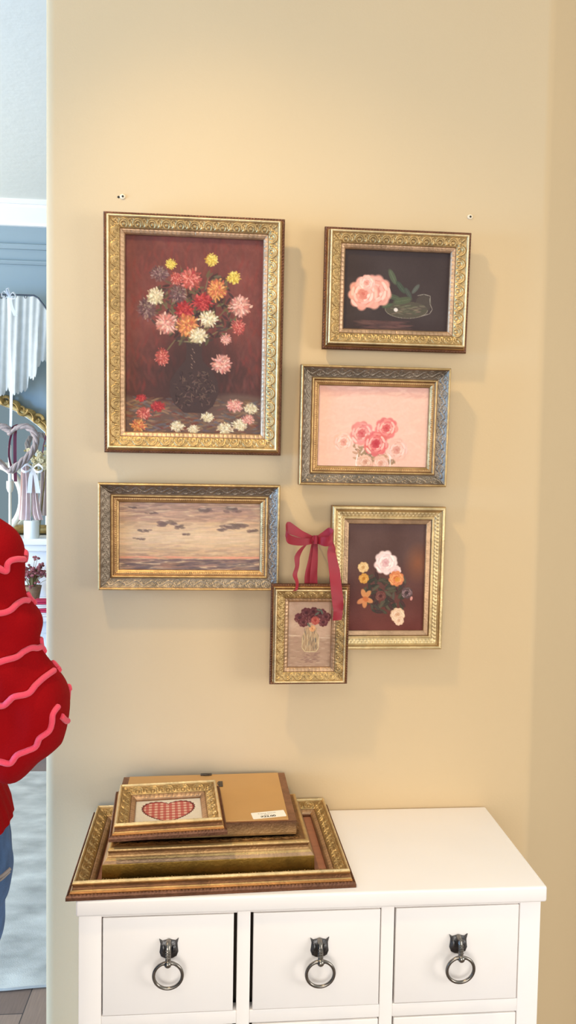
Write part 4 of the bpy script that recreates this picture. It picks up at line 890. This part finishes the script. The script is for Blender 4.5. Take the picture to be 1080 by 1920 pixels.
# objects on the mantel
def onm(px, y=2.52): p = at(px, 1005, y=y); return Vector((p.x, y, zm))
t0 = onm(59, 2.48); ws = (at(73, 990, y=2.48)-at(45, 990, y=2.48)).length/2; hs = at(59, 976, y=2.48).z-zm
b = MB(); b.lathe([(ws*.96, 0), (ws, .004), (ws, hs-.004), (ws*.93, hs), (ws*.3, hs-.006), (.001, hs-.006)], n=32); pc = thing('pillar_candle', 'thick white pillar candle on the mantelpiece', 'candle', t0); b.build('wax', M['candle'], pc)
b = MB(); b.tube([(0, 0, hs-.008), (.001, 0, hs+.008)], .0012, 6); b.build('wick', M['wire'], pc)
t0 = onm(19, 2.44); hs = at(19, 902, y=2.44).z-zm
cs = thing('candlestick', 'slim pale candlestick on round foot standing left of the pillar candle', 'candlestick', t0)
b = MB(); b.lathe([(.040, 0), (.040, .006), (.020, .014), (.008, .03), (.007, hs*.8), (.012, hs*.82), (.018, hs*.88), (.018, hs), (.002, hs)], n=24); b.build('stem', M['paleframe'], cs)
b = MB(); b.lathe([(.009, hs), (.009, hs+.18), (.002, hs+.19)], n=16); b.build('taper_candle', M['candle'], cs)
pr_ = at(0, 935, y=2.60); rad = pr_.z-zm-.02
b = MB(); b.tube([(rad*.8*math.cos(a), 0, rad*math.sin(a)) for a in [2*math.pi*k/48 for k in range(48)]], .018, 10, closed=True)
rm = thing('oval_frame', 'pale cream oval frame leaning behind the candlestick', 'frame', (pr_.x-.03, 2.60, zm+rad+.019)); b.build('rim', M['paleframe'], rm)
# pale pink draped sashes on a stand with flowers
def drape(pts, ws_, y, name, label, m):
    b = MB(); o0 = at(pts[0][0], pts[0][1], y=y); C = spline([Vector(at(x, q, y=y))-o0 for x, q in pts], 8); rows = []
    for i, c in enumerate(C):
        w = float(np.interp(i/(len(C)-1)*(len(ws_)-1), range(len(ws_)), ws_)); rows.append([c+Vector((w*(s/14-.5), .012*math.sin(s*1.1+i*.03), 0)) for s in range(15)])
    b.sheet(rows, .0012); return tag(b.build(name, m, loc=o0), label, 'sash')
drape([(46, 868), (47, 900), (47, 940), (46, 975)], [.035, .045, .055, .065], 2.50, 'gauze_sash', 'wider pale pink gauze sash hanging down behind the pillar candle', M['palepink'])
drape([(62, 890), (65, 930), (68, 960), (72, 975)], [.02, .035, .05, .05], 2.51, 'gauze_sash', 'narrower beige-pink gauze sash beside the wider pink one', M['palepink'])
fl = thing('flower_bunch', 'bunch of cream and olive dried flowers standing above the gauze sashes', 'flowers', (at(72, 1005, y=2.56).x, 2.56, zm))
top = at(73, 862, y=2.56)-fl.location
b = MB()
for k in range(9): b.tube([(.004*math.cos(k), .004*math.sin(k), .002), (top.x+.04*math.cos(k*2.1), .03*math.sin(k*2.1), top.z-.02)], .002, 5)
b.build('stems', M['leafd'], fl)
b = MB()
rr_ = random.Random(5)
for k in range(46):
    c = (top.x+rr_.gauss(0, .032), rr_.gauss(0, .022), top.z+rr_.gauss(0, .026))
    for q in range(5): a = q*1.257; b.ball((c[0]+.007*math.cos(a), c[1]-.003, c[2]+.007*math.sin(a)), (.006, .004, .006), 6)
b.build('blossoms', M['cream'], fl)
b = MB()
for k in range(30): b.ball((top.x+rr_.gauss(0, .036), rr_.gauss(.01, .02), top.z+rr_.gauss(0, .03)), (.010, .003, .006), 6)
b.build('leaves', M['leafd'], fl)
b = MB(); q0 = at(62, 878, y=2.48)
for sg in (-1, 1): ribbon(b, [Vector((0, 0, 0)), Vector((sg*.03, -.01, .02)), Vector((sg*.055, -.02, -.005)), Vector((sg*.03, -.03, -.02)), Vector((0, 0, 0))], [.008, .016, .008], [(0, .3, 1)]*3, .001)
for sg in (-.5, .8): ribbon(b, [Vector((0, -.005, 0)), Vector((sg*.02, -.01, -.05)), Vector((sg*.035, -.008, -.13))], [.012, .02, .024], [(1, .2, 0)]*3, .001)
tag(b.build('white_bow', M['whiterib'], loc=q0), 'white satin bow tied below the cream dried flowers', 'bow')
# low side table in front of the fireplace with pot, cloths, cup
zt = at(70, 1150, y=2.33).z
tb = thing('side_table', 'pale grey low side table in front of the mantelpiece', 'table', (-.95, 2.35, 0))
b = MB(); b.box(-.30, .32, -.125, .11, zt-.024, zt, bev=.004); b.box(-.28, .30, -.08, .09, zt-.09, zt-.025, bev=.003); b.build('tabletop', M['greytable'], tb)
for sx in (-.27, .27):
    for sy in (-.07, .07): b = MB(); b.box(sx-.02, sx+.02, sy-.02, sy+.02, 0, zt-.091, bev=.003); b.build('leg', M['greytable'], tb)
pp = at(61, 1138, y=2.40); pot = thing('potted_flowers', 'brown pot of dried dusty red flowers on the side table', 'potted flowers', (pp.x, 2.40, zt))
ph = at(61, 1098, y=2.40).z-zt
b = MB(); b.lathe([(.026, 0), (.030, .004), (.034, ph*.5), (.046, ph), (.040, ph), (.030, ph*.6), (.002, ph*.55)], n=24); b.build('pot', M['pot'], pot)
b = MB(); b2 = MB(); tp = at(66, 1075, y=2.40)-pot.location
for k in range(60):
    c = Vector((tp.x+rr_.gauss(0, .045), rr_.gauss(0, .03), tp.z+rr_.gauss(0, .030)))
    b2.tube(spline([(0, 0, ph*.6), (c.x*.4, c.y*.4, (ph+c.z)/2), c], 4), .0013, 5)
    for q in range(3): b.ball(c+Vector((rr_.gauss(0, .006), rr_.gauss(0, .006), rr_.gauss(0, .006))), (.008, .006, .007), 6)
b2.build('stems', M['leafd'], pot); b.build('blossoms', M['driedred'], pot)
zz = zt
for k, (col, w, rz, lb) in enumerate((('napwhite', .10, 8, 'folded white cloth at the bottom of the cloth pile'), ('napred', .095, -6, 'folded crimson cloth lying low in the cloth pile'), ('napwhite', .09, 14, 'folded white cloth between two crimson ones'), ('napred', .085, 4, 'folded crimson cloth on top of the cloth pile'))):
    b = MB(); b.box(-w/2, w/2, -.04, .04, 0, .010, bev=.0045); b.box(-w/2+.001, w/2-.001, -.039, .04, .0102, .020, bev=.0045)
    o = b.build('folded_cloth', M[col], loc=(at(77, 1150, y=2.28).x+.012*(k % 2), 2.277, zz)); o.rotation_euler = (0, 0, R(rz)); tag(o, lb, 'cloth', 'folded cloths on the side table'); zz += .0204
